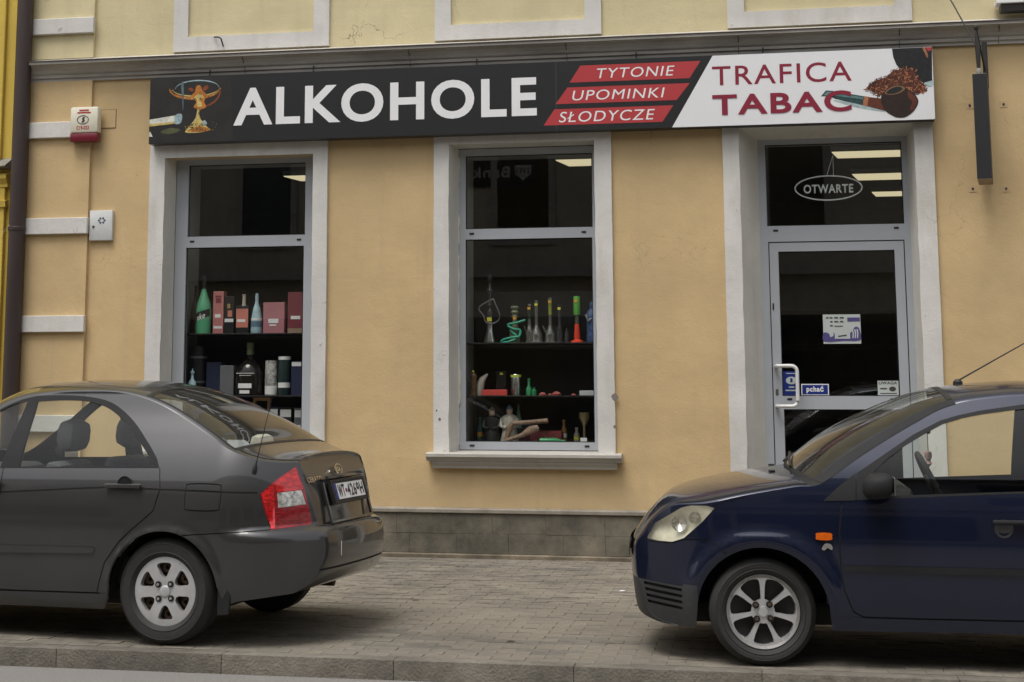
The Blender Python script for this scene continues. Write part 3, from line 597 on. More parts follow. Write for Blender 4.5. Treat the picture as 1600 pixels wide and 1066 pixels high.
BKW = mat('bank_sign_white', (.42, .42, .42), .5)
MB().box(-1.6, .08, .012, .03, -.32, .30).build('panel', BLACK, BK)
text('lettering', 'Bank', -.95, -.05, -.12, .14, .0, BKW, BK, .02)
MB().plate([(-1.45, .16), (-1.08, .16), (-1.08, -.05), (-1.265, -.2), (-1.45, -.05)], [rect(-1.40+.09*i, -1.37+.09*i, -.04, .10) for i in range(4)], -.01, .02).build('shield', BKW, BK)
# small litter on the paving
LIT = [(-.25, -2.9, 0, 'small dark leaf scrap on the paving left of the middle window axis'), (1.35, -2.85, 0, 'small dark scrap on the paving in front of the blue car'), (.72, -4.6, 0, 'dark scrap lying nearest the kerb'), (1.18, -2.1, 1, 'tiny white paper scrap on the paving'), (-.35, -.75, 0, 'dark leaf scrap close to the plinth')]
for k, (x, y, c, l) in enumerate(LIT):
    rl = random.Random(k); pts = [(x+(.02+.012*rl.random())*math.cos(a), y+(.014+.01*rl.random())*math.sin(a)) for a in np.linspace(0, 5.6, 8)]
    tag(ob('litter_scrap', [(p[0], p[1], .003+.004*rl.random()) for p in pts]+[(x, y, .011)], [(i, (i+1) % 8, 8) for i in range(8)], WHITE if c else mat('leaf_scrap', (.05, .04, .03), .9)), l, 'litter', 'scraps on the paving')
# ================================================================ cars
def hermite(tab):
    X = np.array([a for a, b in tab]); Yv = np.array([b for a, b in tab]); M_ = np.gradient(Yv, X)
    def f(x):
        x = np.clip(x, X[0], X[-1]); i = np.clip(np.searchsorted(X, x)-1, 0, len(X)-2); h = X[i+1]-X[i]; t = (x-X[i])/h
        return (2*t**3-3*t**2+1)*Yv[i]+(t**3-2*t**2+t)*h*M_[i]+(-2*t**3+3*t**2)*Yv[i+1]+(t**3-t**2)*h*M_[i+1]
    return f
def npip(P, poly):
    x, z = P[:, 0], P[:, 1]; c = np.zeros(len(P), bool); j = len(poly)-1
    for i in range(len(poly)):
        xi, zi = poly[i]; xj, zj = poly[j]
        if zi != zj: c ^= ((zi > z) != (zj > z)) & (x < (xj-xi)*(z-zi)/(zj-zi)+xi)
        j = i
    return c
def band(line, w):
    """thin closed strip of width w round a polyline (x,z)"""
    L_ = [Vector(p) for p in line]; a = []; b = []
    for i, p in enumerate(L_):
        t = (L_[min(i+1, len(L_)-1)]-L_[max(i-1, 0)]).normalized(); n = Vector((-t.y, t.x))*w/2; a.append(tuple(p+n)); b.append(tuple(p-n))
    return a+b[::-1]
def set_normals(o, N):
    o.data.polygons.foreach_set('use_smooth', [True]*len(o.data.polygons)); o.data.normals_split_custom_set_from_vertices([tuple(n) for n in N])
def car_sides(root, Yf, outline, regions, grid=.035):
    """the whole flank as one triangulated sheet (x,z), bent to the width Yf, cut into named pieces; mirrored for the far flank"""
    pts = []; edges = []
    for lp in [outline]+[r['poly'] for r in regions]:
        k = len(pts); pts += [tuple(p) for p in lp]; edges += [(k+i, k+(i+1) % len(lp)) for i in range(len(lp))]
    o = np.array(outline); gx = np.arange(o[:, 0].min(), o[:, 0].max(), grid); gz = np.arange(o[:, 1].min(), o[:, 1].max(), grid)
    g = np.array([(x+(j % 2)*grid*.5, z) for j, z in enumerate(gz) for x in gx]); g = g[npip(g, outline)]
    pts += [tuple(p) for p in g]
    r = delaunay_2d_cdt([Vector(p) for p in pts], edges, [], 0, 1e-5)
    V = np.array([v[:] for v in r[0]]); T = np.array([f for f in r[2] if len(f) == 3]); Cn = V[T].mean(1)
    owner = np.full(len(T), -1); inside = npip(Cn, outline)
    for k in range(len(regions)-1, -1, -1): owner[npip(Cn, regions[k]['poly'])] = k
    owner[~inside] = -2
    e = .006; W = Yf(V[:, 0], V[:, 1]); Nx = (Yf(V[:, 0]+e, V[:, 1])-Yf(V[:, 0]-e, V[:, 1]))/(2*e); Nz = (Yf(V[:, 0], V[:, 1]+e)-Yf(V[:, 0], V[:, 1]-e))/(2*e)
    res = {}
    for k, rg in enumerate(regions):
        tri = T[owner == k]
        if not len(tri): continue
        used = np.unique(tri); mp = {u: i for i, u in enumerate(used)}; off = rg.get('off', 0.)
        for side in (-1, 1):
            if rg.get('near') and side == 1: continue
            vs = [(V[u, 0], side*(W[u]+off), V[u, 1]) for u in used]; N = [Vector((-Nx[u], side, -Nz[u])).normalized() for u in used]
            fs = []; cnt = {}
            for t in tri:
                a, b, c = [mp[q] for q in t]
                ar = (V[t[1], 0]-V[t[0], 0])*(V[t[2], 1]-V[t[0], 1])-(V[t[1], 1]-V[t[0], 1])*(V[t[2], 0]-V[t[0], 0])
                if (ar > 0) != (side < 0): b, c = c, b
                fs.append((a, b, c))
                for ed in ((a, b), (b, c), (c, a)): cnt[ed] = 1
            if rg.get('rim', True):
                n0 = len(vs)
                bd = [(a, b) for a, b in cnt if (b, a) not in cnt]; m2 = {}
                for q in {q for ed in bd for q in ed}:
                    m2[q] = (len(vs), len(vs)+1); p = vs[q]
                    vs.append(p); vs.append((p[0], p[1]-side*rg.get('depth', .02), p[2])); N += [N[q], N[q]]
                for a, b in bd: fs.append((m2[b][0], m2[a][0], m2[a][1], m2[b][1]))
            o_ = ob(rg['name'], vs, fs, rg['mat'], root); set_normals(o_, N)
            if rg.get('rim', True):
                pass
            res[(k, side)] = o_
            if rg.get('key'): res[(rg['key'], side)] = o_
    return res
def car_skin(root, Yf, keys, segs, sub=8, nk=22, pw=(2.3, .62)):
    """bonnet, screens, roof, boot, bumpers: arcs from flank edge to flank edge along the outline. keys (x,z,dx,dz): edge point and how far the middle stands proud"""
    K = smooth_poly(keys, sub, closed=False); K = np.array(K)
    ks = np.sin(np.linspace(-math.pi/2, math.pi/2, nk+1))
    def pt(i, k, off=0.):
        f = min(max(i*sub, 0), len(K)-1); a = int(math.floor(f)); b = min(a+1, len(K)-1); q = K[a]+(K[b]-K[a])*(f-a)
        w_ = float(Yf(np.array([q[0]]), np.array([q[1]]))[0]); s = max(0., 1-abs(k)**pw[0])**pw[1]
        p = Vector((q[0]+q[2]*s, k*w_, q[1]+q[3]*s)); return p
    out = {}
    for sg in segs:
        i0, i1, k0, k1 = sg['t'][0], sg['t'][1], sg['k'][0], sg['k'][1]
        ni = max(2, int(round((i1-i0)*sub))); nj = max(2, int(nk*(k1-k0)/2)+1)
        a0 = math.asin(max(-1, k0)); a1 = math.asin(min(1, k1))
        vs = []; off = sg.get('off', 0.)
        for a in range(ni+1):
            for b in range(nj+1):
                kk = math.sin(a0+(a1-a0)*b/nj); vs.append(pt(i0+(i1-i0)*a/ni, kk))
        if off:
            # push out along the local normal
            nv = []
            for a in range(ni+1):
                for b in range(nj+1):
                    u = vs[min(a+1, ni)*(nj+1)+b]-vs[max(a-1, 0)*(nj+1)+b]; v = vs[a*(nj+1)+min(b+1, nj)]-vs[a*(nj+1)+max(b-1, 0)]
                    n = u.cross(v); n.normalize(); nv.append(vs[a*(nj+1)+b]+n*off*sg.get('flip', 1))
            vs = nv
        fs = [(a*(nj+1)+b, a*(nj+1)+b+1, (a+1)*(nj+1)+b+1, (a+1)*(nj+1)+b) for a in range(ni) for b in range(nj)]
        if sg.get('flip', 1) > 0: fs = [f[::-1] for f in fs]
        o_ = ob(sg['name'], vs, fs, sg['mat'], root, True)
        if sg.get('thick'):
            md = o_.modifiers.new('s', 'SOLIDIFY'); md.thickness = sg['thick']; md.offset = -1
        out[sg.get('key', sg['name'])] = o_
    return out, pt
def arch_pts(cx, cz, r, a0, a1, n=22): return [(cx+r*math.cos(R(a0+(a1-a0)*i/n)), cz+r*math.sin(R(a0+(a1-a0)*i/n))) for i in range(n+1)]
TYRE = mat('tyre_rubber', (.028, .027, .026), .75, var=.25, scale=12, bump=.1)
DARKM = mat('underbody_black', (.010, .010, .010), .85)
PLAST = mat('black_trim_plastic', (.016, .016, .017), .7, var=.15, scale=10, bump=.05, spec=.3)
SEAT = mat('seat_grey_cloth', (.075, .075, .08), .9, var=.2, scale=20); DASH = mat('dash_dark', (.03, .03, .032), .7)
CHROME = mat('chrome', (.62, .62, .62), .12, 1., var=.05)
SILV = mat('wheel_silver', (.66, .66, .67), .38, .6, var=.12, scale=14); RUST = mat('rusty_steel', (.09, .055, .032), .8, var=.5, scale=30)
def wheel(root, x, y, z, R_, rr, face, side, steer=0., mirror_x=1):
    """tyre lathe, wheel face sheet with openings, nuts; side -1 = outer face towards the camera"""
    w = empty('wheel', (0, 0, 0)); w.parent = root; w.location = (x, y, z); w.rotation_euler = (0, 0, (0 if side < 0 else math.pi)+steer)
    tw = .185
    MB().lathe([(rr, .022), (rr+.012, .006), (rr+.03, -.006), (rr+.034, -.009), (rr+.038, -.006), (R_*.83, -.010), (R_*.88, -.0095), (R_*.885, -.012), (R_*.895, -.008), (R_-.028, .0), (R_-.008, .02), (R_, .045), (R_, tw-.03), (R_-.03, tw), (rr, tw-.01)], 56, axis='Y', cap=False).build('tyre', TYRE, w, True, False)
    MB().lathe([(R_+.001, .06), (R_+.001, .075)], 56, axis='Y', cap=False).build('tread_groove', DARKM, w)
    MB().lathe([(.001, .09), (rr*.6, .085), (rr+.002, .06), (rr+.004, .03)], 40, axis='Y', cap=False).build('rim_well', RUST if face == 'cover' else mat('rim_well_dark', (.03, .028, .026), .7), w, True, False)
    holes = []
    if face == 'cover':
        n = 6; base = [(.34, 0), (.40, .11), (.54, .19), (.69, .265), (.765, .19), (.78, 0), (.765, -.19), (.69, -.265), (.54, -.19), (.40, -.11)]
        for q in range(n):
            a = R(93+60*q); c, s = math.cos(a), math.sin(a); pl = smooth_poly([(u*rr*1.0+.08*rr, v*rr*.92) for u, v in base], 3); holes.append([(u*c-v*s, u*s+v*c) for u, v in pl])
        dish = lambda r: .006+.030*(r/rr-.55)**2 if r > .55*rr else .006+.012*(1-(r/(.55*rr)))
        Rf = rr*1.035
    else:
        n = 7
        for q in range(n):
            a = R(90+360/14+360/7*q); c, s = math.cos(a), math.sin(a)
            hw = math.pi/7
            pl = []
            for u, d in ((.34, .10), (.45, .10), (.62, .112), (.78, .145), (.90, .2)):   # half spoke widths grow to the rim
                ang = hw-math.asin(min(.9, d*.55/u)) if u < .8 else hw*.66
                pl.append((u*rr*math.cos(ang), u*rr*math.sin(ang)))
            full = [(rr*.33, 0)]+pl+[(rr*.935, 0)]+[(p[0], -p[1]) for p in pl[::-1]]
            pl = smooth_poly(full, 2); holes.append([(u*c-v*s, u*s+v*c) for u, v in pl])
        dish = lambda r: .020 if r < .3*rr else .016+.004*math.cos(r*9)
        Rf = rr*.985
    outer = circ(0, 0, Rf, 64)
    pts = []; edges = []
    for lp in [outer]+holes:
        k = len(pts); pts += lp; edges += [(k+i, k+(i+1) % len(lp)) for i in range(len(lp))]
    for q in (.15, .3, .5, .65, .8, .92): pts += circ(0, 0, Rf*q, 40)
    r = delaunay_2d_cdt([Vector(p) for p in pts], edges, [], 0, 1e-6); V = np.array([v[:] for v in r[0]]); T = np.array([f for f in r[2]]); Cn = V[T].mean(1)
    keep = npip(Cn, outer)
    for h in holes: keep &= ~npip(Cn, h)
    fs = []; cnt = {}; nV = len(V)
    vs = [(v[0], dish(math.hypot(*v)), v[1]) for v in V]+[(v[0]*.985, dish(math.hypot(*v))+(.035 if face == 'cover' else .045), v[1]*.985) for v in V]
    for t in T[keep]:
        a, b, c = [int(q) for q in t]; fs.append((a, b, c))
        for e in ((a, b), (b, c), (c, a)): cnt[e] = 1
    for a, b in list(cnt):
        if (b, a) not in cnt: fs.append((b, a, a+nV, b+nV))
    o = ob('wheel_cover' if face == 'cover' else 'alloy_rim', vs, fs, SILV, w)
    bm = bmesh.new(); bm.from_mesh(o.data); bmesh.ops.delete(bm, geom=[v for v in bm.verts if not v.link_faces], context='VERTS'); bmesh.ops.recalc_face_normals(bm, faces=bm.faces); bm.to_mesh(o.data); bm.free()
    o.data.polygons.foreach_set('use_smooth', [True]*len(o.data.polygons)); o.data.set_sharp_from_angle(angle=R(40))
    if face != 'cover': MB().lathe([(rr-.012, .012), (rr+.004, .004), (rr+.006, .01), (rr, .04), (rr-.015, .05)], 56, axis='Y', cap=False).build('rim_flange', mat('rim_flange_dull', (.30, .29, .28), .5, .5, var=.3, scale=20), w, True, False)
    if face == 'cover':
        for q in range(6):
            a = R(93+60*q); MB().lathe([(.030, .055), (.030, .05), (.014, .052), (.012, .075)], 14, (.70*rr*math.cos(a), 0, .70*rr*math.sin(a)), 'Y', cap=False).build('steel_hole', RUST, w)
    nr = .30*rr if face == 'cover' else .27*rr
    for q in range(4):
        a = R(48+90*q); c = (nr*math.cos(a), 0, nr*math.sin(a))
        MB().lathe([(.019, .004), (.019, .012), (.012, .013)], 14, c, 'Y', cap=True).build('nut_recess', DARKM, w); MB().lathe([(.0095, .0), (.0105, .004), (.0105, .014)], 6, c, 'Y').build('nut', CHROME if face == 'cover' else RUST, w)
    MB().lathe([(.001, .004), (.026, .005), (.034, .009), (.036, .02)] if face == 'cover' else [(.001, .008), (.026, .01), (.028, .02)], 24, (0, 0, 0), 'Y', cap=False).build('hub_cap', SILV, w, True)
    return w
def housing(root, x, z, r, y0, y1):
    n = 20; vs = []; fs = []
    for y in (y0, y1):
        for i in range(n+1): a = math.pi*i/n; vs.append((x+r*math.cos(a), y, z+r*math.sin(a)))
    fs = [(i, i+1, n+2+i, n+1+i) for i in range(n)]; fs.append(tuple(range(n+1, 2*n+2)))
    return ob('wheel_housing', vs, fs, DARKM, root)
def seat(root, x, y, zb=.55, zt=1.16, lean=.18, m=SEAT, face=-1):
    """car seat: cushion, backrest, headrest; face -1 looks towards -x"""
    s = empty('seat', (x, y, 0)); s.parent = root
    MB().box(-.26, .24, -.24, .24, zb-.22, zb-.02, .05).build('cushion', m, s, True)
    f = -face
    b = MB().box(-.06, .07, -.235, .235, 0, zt-zb-.02, .05).build('backrest', m, s, True); b.location = (f*.20, 0, zb-.05); b.rotation_euler = (0, f*lean, 0)
    h = MB().box(-.075, .075, -.135, .135, 0, .21, .07).build('headrest', m, s, True); h.location = (f*(.20+math.sin(lean)*(zt-zb+.02)), 0, zt-.02); h.rotation_euler = (0, f*lean*.6, 0)
    return s
def paint(name, col, metal, rough):
    m = mat(name, col, rough, metal, var=.1, scale=2, coat=.9, spec=.3); n = m.node_tree.nodes; b = n['Principled BSDF']; b.inputs['Coat Roughness'].default_value = .05
    # road dust: breaks the gloss low down and in patches
    L = m.node_tree.links; tc = n.new('ShaderNodeTexCoord'); nz = n.new('ShaderNodeTexNoise'); nz.inputs['Scale'].default_value = 5; nz.inputs['Detail'].default_value = 9; L.new(tc.outputs['Object'], nz.inputs['Vector'])
    mr = n.new('ShaderNodeMapRange'); mr.inputs['From Min'].default_value = .35; mr.inputs['From Max'].default_value = .7; mr.inputs['To Min'].default_value = .012; mr.inputs['To Max'].default_value = .05
    L.new(nz.outputs[0], mr.inputs[0]); L.new(mr.outputs[0], b.inputs['Coat Roughness']); return m
CARG = glassmat('car_glass', (.92, .95, .92), ior=1.4); CARGR = glassmat('car_screen_glass', (.90, .93, .90), ior=1.6, dirt=.06)

# ---------------------------------------------------------------- grey saloon
GP = paint('graphite_paint', (.068, .067, .068), .65, .33)
hz = hermite([(.1, .79), (.25, .835), (.40, .862), (.55, .868), (.70, .868), (.82, .862), (.92, .845), (1.0, .82), (1.12, .77), (1.25, .70), (1.38, .62), (1.5, .56)])
def YC(x, z):
    x = np.asarray(x, float); z = np.asarray(z, float); w = hz(z)
    xs = x-.085*np.clip((.71-z)/.06, 0, 1)
    w = w-.50*(np.clip(xs-.30, 0, None)/.6)**2.0-.30*(np.clip(-2.85-x, 0, None)/.6)**2.2
    w = w+.02*np.clip((.698-z)/.03, 0, 1)*np.clip((x-.45)/.2, 0, 1)
    for cx in (0., -2.61):
        d = np.hypot(x-cx, z-.30); w = w+.014*np.exp(-((d-.37)/.035)**2)*(z < .75)
    return w
CAR1 = empty('parked_saloon_car', (-1.30, -5.165, 0), R(-6.5), 'dark grey four-door saloon parked at the left, seen from its rear corner', 'car')
CAR1.location = (-1.30+math.sin(R(6.5))*.843, -5.165+math.cos(R(6.5))*.843, 0)
keyC = [(-3.05, .20, -.30, 0), (-3.12, .34, -.32, 0), (-3.14, .52, -.30, 0), (-3.12, .68, -.26, .0), (-3.02, .80, -.20, .03), (-2.75, .89, -.10, .06), (-2.35, .975, -.03, .07), (-1.98, 1.03, -.14, .07), (-1.62, 1.22, -.16, .09), (-1.28, 1.43, -.10, .10), (-1.0, 1.495, -.02, .085), (-.72, 1.51, 0, .075), (-.444, 1.497, .01, .068), (-.189, 1.427, .03, .075), (.053, 1.319, .05, .075), (.22, 1.236, .06, .06), (.382, 1.153, .04, .035), (.541, 1.097, .02, .04), (.655, 1.08, .005, .045), (.725, 1.076, .0, .05), (.742, 1.05, -.02, .03), (.784, .916, .03, 0), (.820, .722, .045, 0), (.828, .697, .045, 0), (.885, .676, .045, .012), (.905, .56, .045, 0), (.88, .44, .045, 0), (.83, .36, .02, 0), (.77, .318, .0, 0)]
KC = smooth_poly(keyC, 8, closed=False)
top = [(p[0], p[1]) for p in KC]
bottom = [(.765, .316), (.475, .277), (.40, .25)]+[(.385, .30)]+arch_pts(-.005, .305, .372, 8, 172)+[(-.385, .26), (-.42, .197), (-1.2, .193), (-2.18, .195), (-2.22, .27)]+arch_pts(-2.61, .305, .372, 8, 172)+[(-3.0, .24), (-3.05, .203)]
outline = top+bottom
def ringpoly(cx, cz, r0, r1, a0=8, a1=172): return arch_pts(cx, cz, r1, a0, a1)+arch_pts(cx, cz, r0, a1, a0)
def dense(pts, d=.05, closed=True):
    out = []
    for i in range(len(pts) if closed else len(pts)-1):
        a, b = pts[i], pts[(i+1) % len(pts)]; n = max(1, int(math.dist(a, b)/d)); out += [(a[0]+(b[0]-a[0])*t/n, a[1]+(b[1]-a[1])*t/n) for t in range(n)]
    if not closed: out.append(pts[-1])
    return out
g1 = dense(smooth_poly([(-1.088, 1.443), (-.90, 1.452), (-.705, 1.444), (-.54, 1.398), (-.375, 1.297), (-.257, 1.199), (-.15, 1.10)], 5, False)+[(-.112, 1.062), (-1.063, 1.036)], .05)
frameR = dense(smooth_poly([(-1.146, 1.480), (-.93, 1.486), (-.716, 1.476), (-.53, 1.435), (-.344, 1.325), (-.192, 1.191), (-.11, 1.105)], 5, False)+[(-.078, 1.047), (-1.178, 1.03)], .05)
g2 = dense(smooth_poly([(-1.79, 1.085), (-1.62, 1.20), (-1.42, 1.335), (-1.27, 1.42), (-1.16, 1.445)], 5, False)+[(-1.20, 1.032), (-1.79, 1.022)], .05)
frameF = dense(smooth_poly([(-1.88, 1.06), (-1.68, 1.20), (-1.47, 1.35), (-1.30, 1.45), (-1.146, 1.479)], 5, False)+[(-1.178, 1.03), (-1.88, 1.012)], .05)
lamp = dense([(.722, 1.056), (.777, .916), (.813, .724), (.806, .708), (.641, .692), (.618, .75), (.575, .899), (.644, .984)], .03)
LRED = mat('lamp_red', (.62, .014, .016), .12, var=.75, scale=26, stretch=(.35, 1, 2.6), coat=1.); LRED2 = mat('lamp_dark_red', (.33, .007, .013), .12, var=.8, scale=34, coat=1., stretch=(.3, 1, 3)); LCLR = mat('lamp_clear', (.62, .60, .56), .15, .3, var=.85, scale=34, coat=1.)
SEAM = mat('panel_gap_crease_shade', (.006, .006, .006), .9)
rdoorline = [(-.075, 1.045), (-.047, .92), (-.079, .796), (-.15, .735), (-.224, .678), (-.31, .60), (-.40, .48), (-.46, .30)]
regs = [dict(name='tail_lamp_clear', poly=[(.656, .904), (.762, .915), (.786, .831), (.666, .816)], mat=LCLR, off=.006, rim=False),
    dict(name='tail_lamp_strip', poly=[(.581, .902), (.633, .955), (.647, .851), (.659, .698), (.644, .696), (.622, .752)], mat=LRED, off=.0055, rim=False),
    dict(name='tail_lamp_upper', poly=[(.720, 1.050), (.770, .920), (.655, .906), (.640, .962), (.66, .993)], mat=LRED, off=.005, rim=False),
    dict(name='tail_lamp', poly=lamp, mat=LRED2, off=.004, key='lamp', depth=.03),
    dict(name='window_pane', poly=g1, mat=CARG, off=-.006, rim=False), dict(name='window_pane', poly=g2, mat=CARG, off=-.006, rim=False),
    dict(name='window_frame', poly=frameR, mat=PLAST, off=.001), dict(name='window_frame', poly=frameF, mat=PLAST, off=.001),
    dict(name='belt_line', poly=band(dense([(-2.30, .86), (-1.166, .883), (-.432, .926), (-.042, .920), (.30, .915), (.56, .907)], .06, False), .011), mat=SEAM, off=-.002, rim=False),  # black strip painted in for the shade of the belt crease
    dict(name='door_seam', poly=band(dense(rdoorline, .04, False), .008), mat=SEAM, off=-.004, rim=False),
    dict(name='door_seam', poly=band(dense([(-1.178, 1.03), (-1.165, .90), (-1.16, .60), (-1.165, .30)], .05, False), .008), mat=SEAM, off=-.004, rim=False),
    dict(name='door_seam', poly=band(dense([(-1.88, 1.012), (-2.03, .90), (-2.05, .60), (-2.06, .30)], .05, False), .008), mat=SEAM, off=-.004, rim=False),
    dict(name='sill_seam', poly=band(dense([(-2.06, .287), (-1.145, .285), (-.44, .293)], .06, False), .009), mat=SEAM, off=-.004, rim=False),
    dict(name='bumper_seam', poly=band(dense([(.125, .655), (.30, .668), (.50, .682), (.64, .69)], .05, False), .007), mat=SEAM, off=-.003, rim=False),
    dict(name='fuel_flap', poly=smooth_poly([(.15, .953), (.33, .953), (.355, .93), (.355, .835), (.33, .808), (.15, .808), (.132, .835), (.132, .93)], 3), mat=GP, off=.0015, depth=.01),
    dict(name='fuel_flap_gap', poly=smooth_poly([(.148, .960), (.333, .960), (.362, .934), (.362, .831), (.333, .801), (.148, .801), (.125, .831), (.125, .934)], 3), mat=SEAM, off=-.004, rim=False),
    dict(name='side_moulding', poly=dense([(-2.02, .56), (-1.185, .562), (-.49, .568), (-.47, .56), (-.475, .538), (-.50, .532), (-1.185, .516), (-2.02, .512)], .06), mat=GP, off=.012),
    dict(name='wheel_arch', poly=ringpoly(-.005, .305, .372, .405), mat=GP, off=.006), dict(name='wheel_arch', poly=ringpoly(-2.61, .305, .372, .405), mat=GP, off=.006),
    dict(name='sill', poly=dense([(-2.2, .288), (-.38, .292), (-.40, .18), (-2.2, .18)], .08), mat=GP, off=.004),
    dict(name='rear_door', poly=dense([(-1.178, 1.03)]+rdoorline+[(-1.165, .287), (-1.16, .60), (-1.165, .90)], .05), mat=GP, off=0, key='door'),
    dict(name='front_door', poly=dense([(-1.88, 1.012), (-1.178, 1.03), (-1.165, .90), (-1.16, .60), (-1.165, .287), (-2.06, .287), (-2.05, .6), (-2.03, .9)], .05), mat=GP, off=0, key='fdoor'),
    dict(name='bumper_corner', poly=dense([(.125, .655), (.30, .668), (.50, .682), (.64, .69), (.835, .70), (1.0, .6), (1.0, .2), (.36, .2), (.36, .36), (.30, .50), (.2, .61)], .05), mat=GP, off=.003),
    dict(name='body_side', poly=outline, mat=GP, off=0)]
sd = car_sides(CAR1, YC, outline, regs)
segs = [dict(name='front_bumper', t=(0, 3.5), k=(-1, 1), mat=GP), dict(name='front_grille', t=(2.2, 2.9), k=(-.5, .5), mat=DARKM, off=.012), dict(name='bonnet', t=(3.5, 7), k=(-1, 1), mat=GP),
    dict(name='windscreen', t=(7, 9.6), k=(-.93, .93), mat=CARGR), dict(name='roof_pillar', t=(7, 9.6), k=(-1, -.93), mat=GP), dict(name='roof_pillar', t=(7, 9.6), k=(.93, 1), mat=GP, key='p2'),
    dict(name='roof', t=(9.6, 12.55), k=(-1, 1), mat=GP),
    dict(name='rear_window', t=(12.55, 16.0), k=(-.95, .95), mat=CARGR), dict(name='rear_window_seal', t=(12.5, 16.05), k=(-.962, -.945), mat=BLACK, off=.002, key='s1'), dict(name='rear_window_seal', t=(12.5, 16.05), k=(.945, .962), mat=BLACK, off=.002, key='s2'), dict(name='rear_window_seal', t=(12.5, 12.62), k=(-.95, .95), mat=BLACK, off=.002, key='s3'), dict(name='rear_window_seal', t=(15.93, 16.06), k=(-.95, .95), mat=BLACK, off=.002, key='s4'),
    dict(name='rear_pillar', t=(12.55, 16.0), k=(-1, -.955), mat=GP), dict(name='rear_pillar', t=(12.55, 16.0), k=(.955, 1), mat=GP, key='p4'),
    dict(name='boot_lid', t=(16.0, 19.0), k=(-1, 1), mat=GP), dict(name='boot_spoiler', t=(19.0, 20.2), k=(-1, 1), mat=GP), dict(name='boot_face', t=(20.2, 22.6), k=(-1, 1), mat=GP), dict(name='boot_gap', t=(22.6, 22.95), k=(-1, 1), mat=SEAM), dict(name='rear_bumper', t=(22.95, 28), k=(-1, 1), mat=GP),
    dict(name='bumper_crease', t=(25.9, 26.02), k=(-1, 1), mat=SEAM, off=.001), dict(name='boot_seam', t=(16.1, 19.1), k=(-.945, -.925), mat=SEAM, off=.0015), dict(name='boot_seam', t=(16.1, 19.1), k=(.925, .945), mat=SEAM, off=.0015, key='bs2')]  # bumper_crease: dark strip painted for the crease's shade
sk, ptC = car_skin(CAR1, YC, keyC, segs)
# badges and plate on the boot
def on_boot(z):   # x of the boot face middle at height z
    best = min(range(200), key=lambda i: abs(ptC(20.3+i*2.3/200, 0).z-z)); return ptC(20.3+best*2.3/200, 0).x
def boot_part(name, mb, m, z, y, parent=CAR1, dx=.0, smooth=False):
    """piece drawn in (x right, z up) facing -y, turned to face rearwards on the boot"""
    o = mb.build(name, m, parent, smooth); x = on_boot(z); sl = math.atan2(on_boot(z-.08)-on_boot(z+.08), .16)
    o.rotation_euler = (R(0), 0, 0); o.matrix_local = Matrix.Translation((x+.012+dx, y, z)) @ Matrix.Rotation(-sl*.9, 4, 'Y') @ Matrix.Rotation(R(90), 4, 'Z'); return o
zp = .885; yp = .0
npl = boot_part('number_plate', MB().box(-.26, .26, -.012, 0, -.057, .057, .004), WHITE, zp, yp, dx=.012)
def sub_text(par, body, x0, x1, z0, z1, y, m, wt=0., sh=0.):
    return text('lettering', body, x0, x1, z0, z1, y, m, par, wt, sh)
MB().plate(rect(-.262, .262, -.059, .059), [rect(-.254, .254, -.051, .051)], -.014, -.0125).build('plate_rim', BLACK, npl)
MB().box(-.252, -.212, -.0145, -.0125, -.05, .05).build('country_band', BLU, npl)
sub_text(npl, 'WT', -.195, -.085, -.04, .04, -.0145, BLACK, .02); sub_text(npl, '4269H', -.04, .235, -.04, .04, -.0145, BLACK, .02)
MB().lathe([(.013, 0), (.012, .002)], 14, (-.062, -.0155, .0), 'Y').build('registration_seal', DRED, npl)
MB().plate(rect(-.29, .29, -.075, .075), [rect(-.262, .262, -.06, .06)], -.016, .01).build('plate_holder', BLACK, npl)
boot_part('boot_grip', MB().box(-.30, .30, -.03, .0, -.016, .016, .01), GP, .972, 0, dx=.012, smooth=True)
boot_part('plate_recess', MB().plate(rect(-.36, .36, -.17, .085), [rect(-.335, .335, -.155, .07)], -.004, .01), GP, .868, 0)
em = boot_part('maker_badge', MB().plate(circ(0, 0, .062, 32, .036), [circ(0, 0, .053, 32, .028)], -.006, .0), CHROME, 1.015, 0, dx=.006); sub_text(em, 'KIA', -.04, .04, -.016, .016, -.004, CHROME, .03)
cb = boot_part('model_badge', MB().box(-.1, .1, -.001, .0, -.004, .004), GP, .97, -.40, dx=-.02); sub_text(cb, 'CERATO', -.115, .115, -.017, .017, -.006, CHROME, .03)
boot_part('reflector_scratch', MB().box(-.003, .003, -.002, .0, -.045, .04), WHITE, .56, -.36, dx=.07)
# door handles, antenna, mudflaps, exhaust
for s in (-1, 1):
    for hx, key in ((-.29, 'door'), (-1.28, 'fdoor')):
        par = sd[(key, s)]; yb = float(YC(np.array([hx]), np.array([.94]))[0])
        MB().lathe([(.001, .0), (.04, .001), (.052, -.002)], 20, (hx, 0, .945), 'Y', cap=False).build('handle_bowl', SEAM, par).location = (0, s*(yb+.004), 0)
        hb = MB().box(hx-.125, hx+.125, -.018, .012, .925, .953, .011).build('handle', GP, par, True); hb.location = (0, s*(yb+.024), 0)
    fl = MB().plate([(.36, .43), (.405, .39), (.44, .305), (.43, .205), (.36, .197)], [], -.012, .012).build('mudflap', PLAST, CAR1); fl.location = (.0, s*.845, 0)
ab = MB().lathe([(.018, -.01), (.016, .015), (.009, .04), (.005, .055), (.0028, .07), (.002, .46)], 12).build('antenna', BLACK, CAR1, True); ab.location = (.525, -.73, 1.03); ab.rotation_euler = (0, R(14), 0)
MB().lathe([(.028, 0), (.028, .16)], 14, axis='X').build('exhaust', RUST, CAR1).location = (.42, .45, .25)
